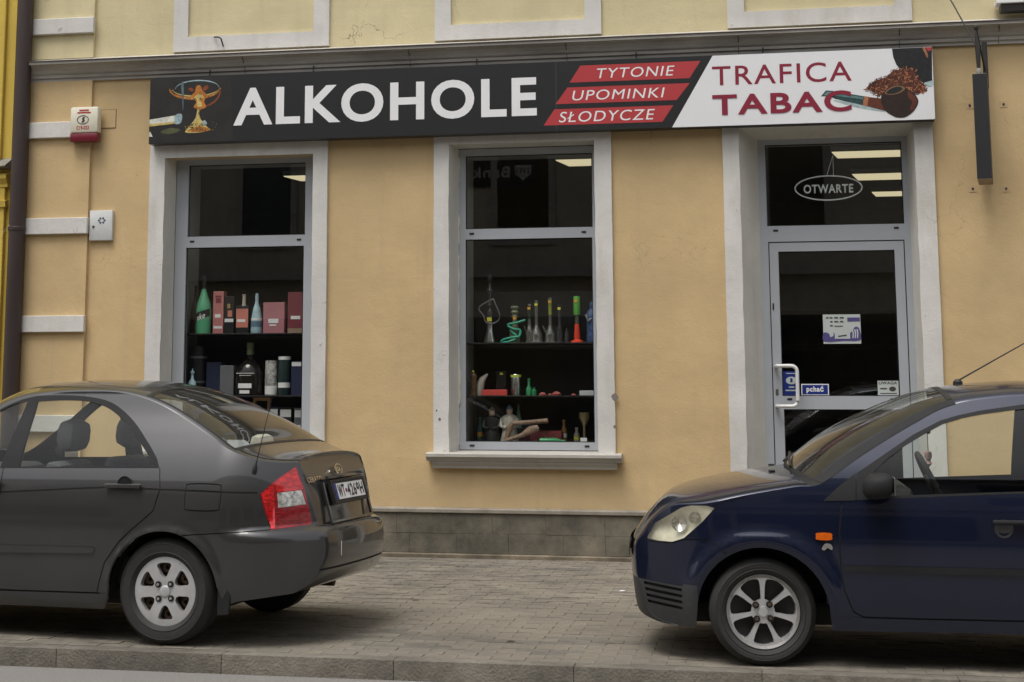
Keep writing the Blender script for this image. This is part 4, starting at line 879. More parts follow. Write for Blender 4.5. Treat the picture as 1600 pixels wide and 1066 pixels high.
# floor pan, cabin, seats
MB().box(-3.0, .30, -.62, .62, .20, .34, .03).build('underbody', DARKM, CAR1)
MB().box(-2.2, .42, -.72, .72, .34, .50).build('floor', DASH, CAR1)
for xx in (-.005, -2.61):
    for s in (-1, 1): housing(CAR1, xx, .305, .385, s*.80, s*.45)
MB().box(.10, .45, -.60, .60, .95, 1.05, .03).build('parcel_shelf', mat('parcel_shelf_beige', (.30, .28, .24), .9), CAR1)
MB().box(-2.15, -1.75, -.70, .70, .62, 1.0, .08).build('dashboard', DASH, CAR1, True)
for y_ in (-.38, .38): seat(CAR1, -1.25, y_, .58, 1.14)
bk = MB().box(-.07, .09, -.62, .62, .45, 1.05, .05).build('rear_bench', SEAT, CAR1, True); bk.location = (-.02, 0, 0); bk.rotation_euler = (0, .12, 0)
MB().box(-.45, .0, -.62, .62, .44, .58, .04).build('rear_bench', SEAT, CAR1, True)
CREAM = mat('seat_cover_cream', (.55, .52, .44), .9)
for y_ in (-.36, .36): MB().box(.03, .13, -.13, .13, 1.04, 1.22, .05).build('rear_headrest', SEAT if y_ < 0 else CREAM, CAR1, True).location = (0, y_, 0)
for yy in (-.84, .84):
    for xx in (-.005, -2.61): wheel(CAR1, xx, yy, .318, .318, .197, 'cover', -1 if yy < 0 else 1)
for s in (-1, 1):
    mi = empty('door_mirror'); mi.parent = CAR1; mi.location = (-1.83, s*.93, 1.06); MB().box(-.05, .09, -.11, .11, -.07, .09, .045).build('mirror_shell', GP, mi, True); MB().box(.088, .094, -.095, .095, -.055, .075, .003).build('mirror_glass', CHROME, mi)

# ---------------------------------------------------------------- dark blue hatchback
BP = paint('dark_blue_paint', (.0052, .0092, .030), .3, .3)
hf = hermite([(.1, .77), (.25, .81), (.40, .835), (.55, .842), (.72, .842), (.85, .832), (.95, .815), (1.05, .785), (1.2, .715), (1.35, .635), (1.5, .55)])
def YF(x, z):
    x = np.asarray(x, float); z = np.asarray(z, float); w = hf(z)
    w = w-.36*(np.clip(-.10-x, 0, None)/.7)**2.2-.26*(np.clip(x-2.75, 0, None)/.5)**2.2
    for cx in (0., 2.486):
        d = np.hypot(x-cx, z-.29); w = w+.024*np.exp(-((d-.40)/.055)**2)*np.clip((.80-z)/.1, 0, 1)
    return w
CAR2 = empty('parked_hatchback_car', (2.24, -5.169+.817, 0), 0, 'dark blue hatchback parked at the right with its bonnet towards the middle', 'car')
keyF = [(-.46, .195, -.25, 0), (-.60, .225, -.15, 0), (-.665, .30, -.10, 0), (-.69, .40, -.085, 0), (-.71, .50, -.075, 0), (-.712, .63, -.065, 0), (-.66, .70, -.07, .02), (-.615, .775, -.05, .03), (-.50, .862, -.05, .05), (-.30, .885, -.09, .085), (-.077, .935, -.06, .085), (.188, .982, -.02, .085), (.335, 1.0, -.19, .075), (.522, 1.125, -.20, .10), (.692, 1.232, -.17, .11), (.88, 1.34, -.12, .11), (1.05, 1.425, -.06, .10), (1.267, 1.472, -.02, .09), (1.6, 1.493, 0, .085), (2.2, 1.47, .02, .085), (2.62, 1.40, .05, .08), (2.78, 1.28, .10, .04), (2.90, 1.05, .12, 0), (2.96, .85, .13, 0), (3.0, .68, .13, 0), (3.0, .5, .12, 0), (2.96, .36, .1, 0), (2.88, .26, .1, 0)]
KF = smooth_poly(keyF, 8, closed=False); topF = [(p[0], p[1]) for p in KF]
botF = [(2.86, .255)]+arch_pts(2.486, .285, .362, 4, 176)+[(2.11, .215), (1.384, .213), (.374, .208)]+arch_pts(.0, .285, .366, 0, 180)+[(-.375, .2), (-.45, .195)]
outF = topF+botF
gF = dense([(.60, .935), (.62, 1.06), (.70, 1.135), (.803, 1.208), (.93, 1.282), (1.025, 1.331), (1.14, 1.365), (1.241, 1.385), (1.474, 1.418), (1.60, 1.424), (1.585, .98), (1.2, .963)], .05)
frF = dense([(.526, .916), (.534, 1.06), (.72, 1.183), (.858, 1.273), (1.011, 1.351), (1.11, 1.38), (1.227, 1.406), (1.477, 1.443), (1.70, 1.453), (1.68, .975), (1.2, .952)], .05)
gR = dense([(1.78, .99), (1.79, 1.425), (2.15, 1.408), (2.40, 1.34), (2.52, 1.2), (2.56, 1.04)], .05); frR = dense([(1.70, .977), (1.72, 1.452), (2.18, 1.44), (2.45, 1.37), (2.58, 1.22), (2.63, 1.02)], .05)
head = dense([(-.653, .670), (-.60, .763), (-.45, .854), (-.396, .870), (-.30, .872), (-.255, .860), (-.33, .778), (-.434, .686), (-.504, .660), (-.60, .660)], .025)
doorF = [(.445, .903), (.426, .745), (.429, .552), (.444, .424), (.489, .311), (.544, .282), (.80, .281), (1.384, .284), (1.66, .286)]
HLENS = glassmat('headlamp_lens', (.97, .96, .90), ior=1.45, dirt=.3, dcol=(.85, .80, .62)); HREF = mat('headlamp_reflector', (.90, .87, .74), .35, .15, var=.25, scale=12); ORG = mat('indicator_orange', (.72, .13, .008), .18, var=.3, scale=40, coat=1.)  # lens film is a painted cream haze that brightens the headlamp
BUMPG = mat('bumper_grey_plastic', (.040, .041, .043), .6, var=.25, scale=9, bump=.1)
gril = [dense([(-.678+.006*i, .425-.034*i), (-.45+.0*i, .405-.034*i), (-.452, .388-.034*i), (-.674+.007*i, .407-.034*i)], .05) for i in range(4)]
regF = [dict(name='headlamp_lens', poly=head, mat=HLENS, off=.004, rim=False, key='lens')]
regF += [dict(name='grille_slot', poly=g, mat=DARKM, off=-.012, rim=False) for g in gril]
regF += [dict(name='lower_bumper', poly=dense([(-.72, .438), (-.45, .418), (-.44, .432), (-.363, .430), (-.355, .30), (-.36, .15), (-.8, .15), (-.8, .44)], .05), mat=BUMPG, off=.004),
    dict(name='indicator', poly=smooth_poly([(.305, .735), (.381, .735), (.386, .717), (.381, .699), (.305, .699), (.300, .717)], 3), mat=ORG, off=.012, depth=.014),
    dict(name='window_pane', poly=gF, mat=CARG, off=-.006, rim=False), dict(name='window_pane', poly=gR, mat=CARG, off=-.006, rim=False),
    dict(name='mirror_sail', poly=dense([(.345, .908), (.43, .985), (.530, 1.062), (.522, .914)], .05), mat=PLAST, off=.003), dict(name='window_frame', poly=frF, mat=PLAST, off=.001), dict(name='window_frame', poly=frR, mat=PLAST, off=.001),
    dict(name='door_seam', poly=band(dense(doorF, .05, False), .009), mat=SEAM, off=-.004, rim=False),
    dict(name='bumper_seam', poly=band(dense([(-.64, .655), (-.50, .655), (-.43, .68), (-.30, .683), (-.192, .612)], .05, False), .007), mat=SEAM, off=-.003, rim=False),
    dict(name='wing_seam', poly=band(dense([(-.262, .868), (-.18, .90), (-.077, .924)], .05, False), .006), mat=SEAM, off=-.003, rim=False),
    dict(name='side_moulding', poly=dense([(.445, .562), (1.0, .562), (1.66, .560), (1.66, .528), (1.0, .528), (.446, .535)], .06), mat=PLAST, off=.012),
    dict(name='wheel_arch', poly=ringpoly(0, .285, .366, .395, 0, 180), mat=BP, off=.006), dict(name='wheel_arch', poly=ringpoly(2.486, .285, .362, .395, 4, 176), mat=BP, off=.006),
    dict(name='sill', poly=dense([(.38, .282), (.544, .280), (2.12, .285), (2.12, .15), (.36, .15)], .08), mat=BP, off=.003),
    dict(name='door', poly=dense(doorF+[(1.68, .5), (1.68, .975), (1.2, .952), (.72, .932)], .05), mat=BP, off=0, key='door'),
    dict(name='front_bumper_corner', poly=dense([(-.8, .66), (-.50, .655), (-.43, .68), (-.30, .683), (-.192, .612), (-.29, .52), (-.355, .43), (-.8, .43)], .05), mat=BP, off=.002),
    dict(name='body_side', poly=outF, mat=BP, off=0)]
sf = car_sides(CAR2, YF, outF, regF)
# reflector bowl behind each headlamp lens
for s in (-1, 1):
    ln = sf[('lens', s)]; me = ln.data.copy(); o_ = bpy.data.objects.new('headlamp_reflector', me); COL.objects.link(o_); o_.parent = CAR2; me.materials.clear(); me.materials.append(HREF)
    for v in me.vertices:
        c = Vector((-.46, 0, .765)); d = math.hypot((v.co.x-c.x)/.20, (v.co.z-c.z)/.11); v.co.y -= s*(.02+.055*max(0, 1-d)); v.co.x += .012
    me.update()
    for cx, cz, r0 in ((-.46, .765, .045), (-.37, .80, .035)):
        yb = float(YF(np.array([cx]), np.array([cz]))[0]); MB().lathe([(.001, .012), (r0*.6, .0), (r0, -.018)], 20, (cx, 0, cz), 'Y', cap=False).build('headlamp_bulb', CHROME, o_, True).location = (0, s*(yb-.035), 0)
segF = [dict(name='front_bumper_lower', t=(0, 3.4), k=(-1, 1), mat=BUMPG), dict(name='front_bumper', t=(3.4, 6.2), k=(-1, 1), mat=BP), dict(name='bumper_strip', t=(4.4, 5.2), k=(-.8, .8), mat=PLAST, off=.014), dict(name='front_panel', t=(6.2, 7.6), k=(-1, 1), mat=BP),
    dict(name='bonnet', t=(7.6, 11.6), k=(-1, 1), mat=BP), dict(name='scuttle', t=(11.6, 12.1), k=(-1, 1), mat=PLAST),
    dict(name='windscreen', t=(12.1, 16.3), k=(-.985, .985), mat=CARGR), dict(name='roof_pillar', t=(12.1, 16.3), k=(-1, -.985), mat=BP), dict(name='roof_pillar', t=(12.1, 16.3), k=(.985, 1), mat=BP, key='p2'),
    dict(name='windscreen_seal', t=(12.05, 16.3), k=(-1, -.95), mat=MATS['black_trim_plastic'], off=.003, key='s1'), dict(name='windscreen_seal', t=(12.05, 16.3), k=(.95, 1), mat=MATS['black_trim_plastic'], off=.003, key='s2'), dict(name='windscreen_seal', t=(16.15, 16.3), k=(-.93, .93), mat=BLACK, off=.002, key='s3'),
    dict(name='roof', t=(16.3, 19.8), k=(-1, 1), mat=BP), dict(name='rear_window', t=(19.8, 21.8), k=(-.9, .9), mat=CARGR), dict(name='rear_pillar', t=(19.8, 21.8), k=(-1, -.9), mat=BP), dict(name='rear_pillar', t=(19.8, 21.8), k=(.9, 1), mat=BP, key='p4'), dict(name='tailgate', t=(21.8, 24), k=(-1, 1), mat=BP), dict(name='rear_bumper', t=(24, 27), k=(-1, 1), mat=BP),
    dict(name='bonnet_seam', t=(8.2, 11.6), k=(-.985, -.965), mat=SEAM, off=.0015), dict(name='bonnet_seam', t=(8.2, 11.6), k=(.965, .985), mat=SEAM, off=.0015, key='b2')]
skF, ptF = car_skin(CAR2, YF, keyF, segF)
# wipers, washer jets, aerial
for (k0, k1, i0, i1) in ((-.55, .15, 12.0, 12.35), (.0, .7, 12.0, 12.4)):
    a = ptF(i0, k0); b = ptF(i1, k1); MB().tube([a+Vector((0, 0, .015)), (a+b)/2+Vector((-.01, 0, .03)), b+Vector((-.01, 0, .02))], .008, 6).build('wiper', BLACK, CAR2)
for kk in (-.45, .45): MB().box(-.02, .02, -.012, .012, 0, .012, .005).build('washer_jet', BLACK, CAR2).location = ptF(10.6, kk)
an = empty('antenna'); an.parent = CAR2; an.location = ptF(16.8, -.02)
MB().lathe([(.03, -.01), (.028, .015), (.012, .03)], 14).build('antenna_base', BLACK, an, True); MB().tube([(0, 0, .02), (.30, 0, .19), (.62, 0, .37)], [.005, .004, .002], 8).build('antenna_rod', BLACK, an)
for s in (-1, 1):
    par = sf[('door', s)]; yb = float(YF(np.array([1.32]), np.array([.80]))[0])
    MB().lathe([(.001, .0), (.035, .001), (.05, -.002)], 20, (1.30, 0, .775), 'Y', cap=False).build('handle_bowl', mat('handle_bowl_grey', (.10, .10, .11), .3, .3), par).location = (0, s*(yb+.004), 0)
    MB().box(1.24, 1.46, -.02, .014, .795, .822, .011).build('handle', PLAST, par, True).location = (0, s*(yb+.022), 0)
    mi = empty('door_mirror'); mi.parent = CAR2; mi.location = (.64, s*.93, 1.0)
    mb = MB(); bm = bmesh.new(); bmesh.ops.create_icosphere(bm, subdivisions=3, radius=1)
    for v in bm.verts:
        x, y, z = v.co; v.co = Vector((math.copysign(abs(x)**.75, x)*.085, math.copysign(abs(y)**.7, y)*.115, math.copysign(abs(z)**.75, z)*.07+.012*x))
    bm.verts.index_update(); mb.add([v.co[:] for v in bm.verts], [[v.index for v in f.verts] for f in bm.faces]); bm.free(); mb.build('mirror_shell', PLAST, mi, True)
    MB().box(.078, .084, -.09, .09, -.045, .05, .002).build('mirror_glass', CHROME, mi); MB().box(-.03, .03, -.02, .12, -.06, -.02, .01).build('mirror_foot', PLAST, mi).scale = (1, -s, 1)
    bd = text('lettering', 'Ghia', .33, .385, .645, .672, 0, CHROME, CAR2, .02) if False else MB().plate(smooth_poly([(.328, .648), (.345, .676), (.372, .678), (.386, .664), (.384, .644), (.36, .655), (.345, .642)], 3), [], -.003, .003).build('wing_badge', CHROME, CAR2)
    bd.location = (0, s*(float(YF(np.array([.355]), np.array([.66]))[0])+.004), 0)
# cabin
MB().box(-.45, 2.8, -.60, .60, .20, .33, .03).build('underbody', DARKM, CAR2); MB().box(.35, 2.8, -.70, .70, .33, .48).build('floor', DASH, CAR2)
MB().box(-.45, .42, -.52, .52, .33, .80).build('engine_bay', DARKM, CAR2)
for xx in (0, 2.486):
    for s in (-1, 1): housing(CAR2, xx, .285, .378, s*.78, s*.45)
MB().box(.42, .86, -.68, .68, .70, .985, .07).build('dashboard', DASH, CAR2, True)
stw = MB(); ring_ = [(0, .185*math.cos(a), .185*math.sin(a)) for a in np.linspace(0, 2*math.pi, 37)]; stw.tube(ring_, .016, 8); stw.box(-.01, .02, -.17, .17, -.02, .02, .008); stw.lathe([(.001, -.03), (.06, -.02), (.065, .02)], 16, axis='X', cap=False)
so_ = stw.build('steering_wheel', PLAST, CAR2, True); so_.location = (.98, -.36, .985); so_.rotation_euler = (0, R(-24), 0)
for y_ in (-.36, .36): seat(CAR2, 1.45, y_, .56, 1.12, face=-1)
MB().box(2.2, 2.36, -.6, .6, .48, 1.02, .05).build('rear_bench', SEAT, CAR2, True); MB().box(1.85, 2.25, -.6, .6, .44, .58, .04).build('rear_bench', SEAT, CAR2, True)
MB().tube([(.98, 0, 1.385), (.985, 0, 1.33)], .008, 6).build('mirror_stalk', BLACK, CAR2); MB().box(.985, 1.01, -.11, .11, 1.26, 1.33, .01).build('rear_view_mirror', BLACK, CAR2)
ch_ = empty('hanging_charm', (0, 0, 0)); ch_.parent = CAR2; ch_.location = (1.0, .0, 1.26); MB().tube([(0, 0, .0), (0, 0, -.10)], .003, 5).build('cord', BLACK, ch_); MB().lathe([(.001, -.10), (.02, -.11), (.022, -.14), (.012, -.16), (.02, -.18), (.001, -.20)], 12).build('bead', mat('charm_red_white', (.45, .25, .22), .4, var=.8, scale=60), ch_, True)
for yy in (-.817, .817):
    for xx in (0, 2.486): wheel(CAR2, xx, yy, .296, .296, .198, 'alloy', -1 if yy < 0 else 1, R(5) if xx == 0 else 0)
PRE = set(bpy.data.objects)
# ================================================================ goods in the windows
def im(n, c, r=.5, **k): return mat('goods_'+n, tuple(min(.88, v*1.35) for v in c) if max(c) > .09 else c, r, **k)
LAB = im('white_label', (.75, .75, .72), var=.08); TAGY = im('price_yellow', (.80, .62, .05)); TAGO = im('price_orange', (.85, .30, .03))
SHG = im('black_shelf', (.02, .02, .02), .25)
for nm, x0, x1, zs, wl in (('left', -3.33, -1.99, (2.05, 1.452, 1.10), 'left'), ('mid', -.49, .76, (1.945, 1.455, 1.008), 'middle')):
    for k, z in enumerate(zs):
        t = tag(MB().box(x0-.03, x1-.04, .38, .85, z-.014, z, .002).build('display_shelf', SHG), f'{("top", "second", "lowest")[k]} dark display shelf inside the {wl} shop window', 'shelf', 'display shelves')
bg_ = tag(MB().box(-3.32, -2.0, .88, .89, .16, 2.35).build('display_backing', im('backing_black', (.012, .012, .012), .8)), 'black backing board behind the goods in the left window', 'board')
bg2 = tag(MB().box(-.48, .75, .88, .89, .16, 2.45).build('display_backing', MATS['goods_backing_black']), 'black backing board behind the goods in the middle window', 'board')
def goods_box(x0, x1, z0, z1, m, label, cat='box', y=.5, d=.1, lab=None, rot=0., parts=()):
    w_ = (x1-x0)/2; e = empty('gift_box' if cat == 'box' else cat.replace(' ', '_'), ((x0+x1)/2, y, z0), rot, label, cat)
    MB().box(-w_, w_, 0, d, 0, z1-z0, .003).build('carton', m, e)
    if lab: MB().box(lab[0]*2*w_-w_, lab[1]*2*w_-w_, -.0025, -.001, lab[2]*(z1-z0), lab[3]*(z1-z0)).build('price_label', LAB, e)
    for (a, b, c, d_, mm) in parts: MB().box(a*2*w_-w_, b*2*w_-w_, -.002, -.0008, c*(z1-z0), d_*(z1-z0)).build('print', mm, e)
    return e
def goods_bottle(x, z0, z1, prof, m, label, cat='bottle', y=.53, n=24, name='bottle', extra=(), tags=()):
    """prof: (radius, height fraction) list"""
    e = empty(name, (x, y, z0), 0, label, cat); H_ = z1-z0
    MB().lathe([(r, h*H_) for r, h in prof], n).build('body', m, e, True)
    for (a_, b_, c_, d_, r_) in tags: MB().box(a_, b_, -r_-.002, -r_, c_, d_).build('price_label', LAB, e)
    for (nm, pr, mm) in extra: MB().lathe([(r, h*H_) for r, h in pr], n, cap=True).build(nm, mm, e, True)
    return e
GRB = im('green_glass', (.10, .36, .20), .12); PINK = im('pink_card', (.42, .16, .15)); DRB = im('wine_card', (.16, .03, .04)); MAUV = im('mauve_card', (.36, .15, .17)); ICE = im('ice_blue_glass', (.32, .46, .50), .12, var=.3, scale=20)
NAVY = im('navy_card', (.02, .03, .075)); DGR = im('dark_green_tin', (.02, .04, .04), .3); JUG = im('dark_brown_glass', (.016, .012, .011), .1); GREY = im('grey_card', (.12, .12, .13)); SAL = im('salmon_print', (.50, .17, .13)); BLKC = im('black_card', (.014, .014, .016), .4)
b_ = goods_bottle(-3.17, 2.05, 2.62, [(.001, 0), (.074, .0), (.077, .05), (.077, .42), (.068, .52), (.036, .68), (.022, .78), (.02, .97), (.024, .98), (.024, 1.0)], GRB, 'large green bottle with a slanted black label on the top shelf of the left window', extra=[('capsule', [(.023, .70), (.0225, .80), (.0255, 1.005)], BLKC)])
lbb = []
for i in range(13):
    a = R(-160+140*i/12); lbb += [(.0785*math.cos(a), .0785*math.sin(a), .115+.06*i/12), (.0785*math.cos(a), .0785*math.sin(a), .19+.06*i/12)]
ob('label', lbb, [(2*i, 2*i+2, 2*i+3, 2*i+1) for i in range(12)], BLKC, b_)
tx = text('lettering', 'eke', -.05, .045, .14, .20, 0, LAB, b_, .02, .1)
for v in tx.data.vertices: a = R(-90)+v.co.x/.0795; v.co = Vector((.0795*math.cos(a), .0795*math.sin(a), v.co.z+v.co.x*.35))
goods_bottle(-3.29, 2.05, 2.53, [(.001, 0), (.042, 0), (.044, .45), (.03, .62), (.015, .75), (.015, 1)], im('brown_glass', (.06, .03, .015), .15), 'thin brown bottle at the far left of the top shelf of the left window', y=.62)
goods_box(-3.063, -2.955, 2.05, 2.466, PINK, 'tall pink carton beside the large green bottle', lab=(.2, .75, .38, .46), parts=[(.25, .75, .72, .84, DRB), (.1, .9, .12, .18, LAB), (.22, .78, .86, .9, DRB)])
goods_box(-2.945, -2.845, 2.05, 2.415, BLKC, 'black carton with an orange fruit print on the top shelf', lab=(.05, .95, .31, .40), parts=[(.35, .8, .45, .62, SAL), (.3, .6, .68, .8, im('gold_print', (.35, .22, .06)))])
e = goods_box(-2.825, -2.695, 2.05, 2.32, BLKC, 'square dark bottle with a salmon front between black carton and pale blue bottle', 'bottle', lab=(.1, .75, .42, .52), parts=[(.02, .96, .22, .9, SAL)])
MB().lathe([(.022, .27), (.018, .30), (.016, .375), (.02, .376), (.02, .385)], 14, (0, .05, 0)).build('neck', im('pale_cap', (.45, .40, .33)), e, True)
goods_bottle(-2.622, 2.05, 2.446, [(.001, 0), (.053, 0), (.058, .08), (.052, .4), (.036, .62), (.019, .75), (.016, .98), (.001, 1.0)], ICE, 'pale blue bottle with a slim neck on the top shelf of the left window', extra=[('label', [(.057, .16), (.0565, .30)], im('steel_blue', (.10, .16, .22))), ('price_label', [(.0555, .32), (.0545, .38)], LAB)])
goods_box(-2.546, -2.33, 2.05, 2.352, MAUV, 'wide mauve gift box on the top shelf of the left window', lab=(.25, .72, .33, .47), parts=[(.3, .62, .24, .29, LAB)])
goods_box(-2.297, -2.147, 2.05, 2.45, DRB, 'wine red carton at the right end of the top shelf', lab=(.22, .85, .34, .42), parts=[(.02, .98, .0, .12, im('tan_print', (.25, .18, .12)))])
# second shelf
e = empty('barrel_box', (-3.255, .62, 1.452), 0, 'dark round drum standing at the left of the second shelf', 'drum'); MB().lathe([(.001, 0), (.075, 0), (.09, .06), (.092, .25), (.075, .48), (.001, .48)], 24).build('body', BLKC, e, True)
for z in (.12, .36): MB().lathe([(.0925, z), (.093, z+.02)], 24, cap=False).build('hoop', GREY, e, True)
goods_bottle(-3.238, 1.452, 1.71, [(.001, 0), (.036, 0), (.037, .5), (.014, .62), (.012, .8), (.02, .82), (.02, .9), (.006, .92), (.006, 1.0)], ICE, 'small pale pump bottle at the left of the second shelf', y=.44)
goods_box(-3.14, -2.985, 1.452, 1.773, NAVY, 'navy carton next to the pale pump bottle', y=.56)
goods_box(-2.977, -2.837, 1.452, 1.742, GREY, 'plain grey carton beside the big dark jug bottle')
goods_bottle(-2.69, 1.452, 1.963, [(.001, 0), (.135, 0), (.143, .04), (.143, .42), (.12, .55), (.06, .66), (.034, .70), (.033, .8)], JUG, 'big dark jug bottle with a green stopper on the second shelf', extra=[('stopper', [(.036, .77), (.036, .86), (.03, .87), (.036, .89), (.036, 1.0)], im('olive_stopper', (.10, .12, .06)))], y=.56, tags=((-.07, .065, .07, .115, .145), (-.055, .045, .018, .05, .145), (-.09, .09, .21, .216, .1445), (-.06, .06, .19, .194, .1445)))
tin = dict(prof=[(.001, 0), (.058, 0), (.06, .02), (.06, .95), (.056, 1.0), (.001, 1.0)])
SKU = mat('goods_skull_print', (.55, .55, .53), .4, var=1., scale=26, dirt=(.012, .012, .012))
goods_bottle(-2.463, 1.452, 1.787, tin['prof'], SKU, 'black and white skull patterned tin on the second shelf', 'tin', name='tin', extra=[('label', [(.0608, .03), (.0608, .27)], LAB)])
goods_bottle(-2.33, 1.452, 1.824, tin['prof'], DGR, 'dark green tin with a white lid on the second shelf', 'tin', name='tin', extra=[('label', [(.0608, .2), (.0608, .33)], LAB), ('lid', [(.0612, .92), (.0612, 1.005)], LAB)])
goods_box(-2.252, -2.148, 1.452, 1.778, NAVY, 'dark blue carton at the right end of the second shelf', lab=(.05, .95, .86, .98))
for k, (a, b, z) in enumerate(((-2.464, -2.378, 1.34), (-2.369, -2.242, 1.335), (-2.218, -2.146, 1.33))):
    goods_box(a, b, 1.10, z, (NAVY, BLKC, GREY)[k], ('navy', 'black', 'grey')[k]+' labelled carton on the lowest shelf of the left window', lab=(.1, .95, .62, .92), parts=[(.1, .9, .2, .3, LAB)])
e = empty('wooden_stand', (-2.56, .55, 1.10), 0, 'small light wooden stand on the lowest shelf of the left window', 'stand'); WD = im('light_wood', (.30, .17, .08))
MB().box(-.09, .08, 0, .03, .30, .33).build('rail', WD, e); MB().box(.055, .08, 0, .03, 0, .30).build('post', WD, e); MB().box(-.09, -.065, 0, .03, 0, .30).build('post', WD, e)
# ---- middle window
CLR = glassmat('goods_clear_glass', (.82, .88, .85), ior=2.2, dirt=.22); SMK = im('smoked_glass', (.05, .05, .055), .1); SIL = im('silver', (.55, .56, .56), .2, metal=1.)  # clear glass carries a painted pale haze so its shape shows
def price(e, x, z, m, s=.016, y=-.03): MB().box(x-s, x+s, y-.002, y, z-s*.8, z+s*.8).build('price_tag', m, e)
e = empty('water_pipe', (-.304, .55, 1.945), 0, 'tall dark hookah with coiled hose at the left of the top shelf', 'hookah')
MB().lathe([(.001, 0), (.055, 0), (.058, .02), (.03, .12), (.026, .2), (.028, .23)], 20).build('base', SIL, e, True); MB().lathe([(.026, .2), (.028, .29), (.014, .33), (.03, .36), (.014, .40), (.012, .46), (.032, .5), (.012, .54), (.012, .58), (.04, .59), (.012, .6), (.022, .62), (.024, .655)], 18).build('stem', SMK, e, True)
MB().tube([(.02*math.cos(a*3)+.09*math.sin(a), -.04, .30+.11*math.cos(a*1.0)+.02*math.sin(a*2)) for a in np.linspace(0, 2*math.pi*1.9, 60)], .007, 6).build('hose', GREY, e, True); price(e, 0, .225, TAGY, .022, -.04)
e = empty('water_pipe', (-.045, .55, 1.945), 0, 'hookah with a green hose and stacked pale bowls on the top shelf', 'hookah')
MB().lathe([(.001, 0), (.05, 0), (.05, .1), (.025, .18), (.02, .23), (.035, .25), (.02, .27), (.04, .29), (.025, .31), (.042, .335), (.03, .35)], 18).build('stem', im('pale_olive', (.14, .16, .10), .4), e, True)
MB().tube(smooth_poly([(.11, -.06, .215), (.03, -.07, .19), (-.06, -.06, .17), (.0, -.07, .13), (.06, -.06, .12), (.05, -.08, .06), (-.02, -.08, .05), (-.10, -.07, .03), (-.12, -.06, .01), (-.05, -.08, .01), (.03, -.07, .05), (-.04, -.05, .12)], 5, False), .011, 8).build('hose', im('green_hose', (.03, .30, .20), .35), e, True); price(e, .005, .235, TAGO, .016, -.05)
def bong(x, h, m, lab, tagm, base=.05, nb=.016, top=None, y=.53):
    e = empty('glass_pipe', (x, y, 1.945), 0, lab, 'glass pipe'); MB().lathe([(.001, 0), (base*1.15, 0), (base*1.15, .012), (base, .03), (base*1.05, .07), (base*.8, .11), (nb*1.4, .15), (nb, .17), (nb, h-.01), (nb*1.25, h)], 20).build('body', m, e, True)
    MB().tube([(-base*.7, 0, .08), (-base*1.4, -.01, .16)], .009, 8).build('side_tube', m, e, True); MB().lathe([(nb*1.05, h*.62), (nb*1.05, h-.02)], 16, cap=False).build('collar', top or m, e, True); price(e, 0, h-.04, tagm, .014, -.028); return e
bong(.078, .365, CLR, 'clear glass water pipe with orange tag, leftmost of the clear ones', TAGO, .035, top=im('smoke_green', (.03, .06, .04), .2))
bong(.165, .40, CLR, 'clear glass water pipe with yellow tag and bulb base', TAGY, .055)
bong(.296, .425, CLR, 'tallest clear glass water pipe with yellow green neck', TAGO, .05, top=im('yellow_green', (.22, .26, .05), .2))
bong(.385, .36, SMK, 'slim dark glass water pipe with yellow tag', TAGY, .03)
goods_bottle(.452, 1.945, 2.08, [(.001, 0), (.02, 0), (.02, .6), (.009, .8), (.009, 1)], SMK, 'tiny dark flask beside the red and green water pipe', name='flask', cat='flask')
e = empty('glass_pipe', (.55, .53, 1.945), 0, 'red water pipe with a bright green tube on top', 'glass pipe'); MB().lathe([(.001, 0), (.062, 0), (.06, .012), (.028, .03), (.03, .06), (.022, .16), (.02, .175)], 20).build('base', im('red_plastic', (.70, .06, .03), .3), e, True); MB().lathe([(.016, .175), (.02, .2), (.018, .265)], 16, cap=False).build('neck', CLR, e, True); MB().lathe([(.03, .26), (.032, .265), (.032, .43), (.03, .435)], 18).build('tube', im('bright_green', (.10, .38, .06), .3), e, True); price(e, -.006, .39, TAGO, .016, -.036)
e = empty('figurine', (.69, .55, 1.945), 0, 'blue robed figurine at the right end of the top shelf', 'figurine'); MB().lathe([(.001, 0), (.05, 0), (.055, .03), (.05, .1), (.055, .2), (.06, .26), (.03, .31), (.018, .32), (.024, .34), (.022, .37), (.001, .39)], 18).build('robe', im('robe_blue', (.05, .09, .20), .5, var=.6, scale=25), e, True); MB().tube([(.03, -.03, .25), (-.03, -.06, .2), (-.05, -.05, .26)], .014, 8).build('arm', im('robe_pale', (.25, .27, .28)), e, True)
# second shelf
Z2 = 1.455
e = empty('bead_stack', (-.455, .5, Z2), 0, 'stack of brown beads with a yellow tag at the left of the second shelf', 'ornament'); MB().lathe([(.001, 0)]+[(r, .018*i) for i, r in enumerate([.03, .034, .026]*4)]+[(.001, .22)], 14).build('beads', im('bead_brown', (.10, .06, .03), .4), e, True); price(e, 0, .225, TAGY, .009, -.02)
e = empty('horn', (-.34, .56, Z2), 0, 'curved pale horn behind the red box', 'horn'); MB().tube([(-.05, 0, .0), (-.045, 0, .08), (-.02, 0, .15), (.03, 0, .20)], [.035, .04, .03, .008], 12).build('body', im('bone', (.45, .43, .38), .4), e, True)
goods_box(-.238, -.14, Z2, 1.68, BLKC, 'black carton with a yellow tag behind the red box', y=.6, lab=None, parts=[(.4, .7, .86, .94, TAGY)])
goods_box(-.348, -.108, Z2, 1.508, im('red_card', (.55, .06, .05)), 'long flat bright red box on the second shelf', y=.44, d=.07)
goods_bottle(-.035, Z2, 1.652, [(.001, 0), (.048, 0), (.05, .05), (.046, .5), (.05, .95), (.044, 1), (.04, .9), (.001, .88)], SIL, 'shiny silver cup with a green tag on the second shelf', 'cup', name='cup', extra=[('label', [(.0505, .86), (.0505, .97)], im('lime', (.45, .55, .05)))])
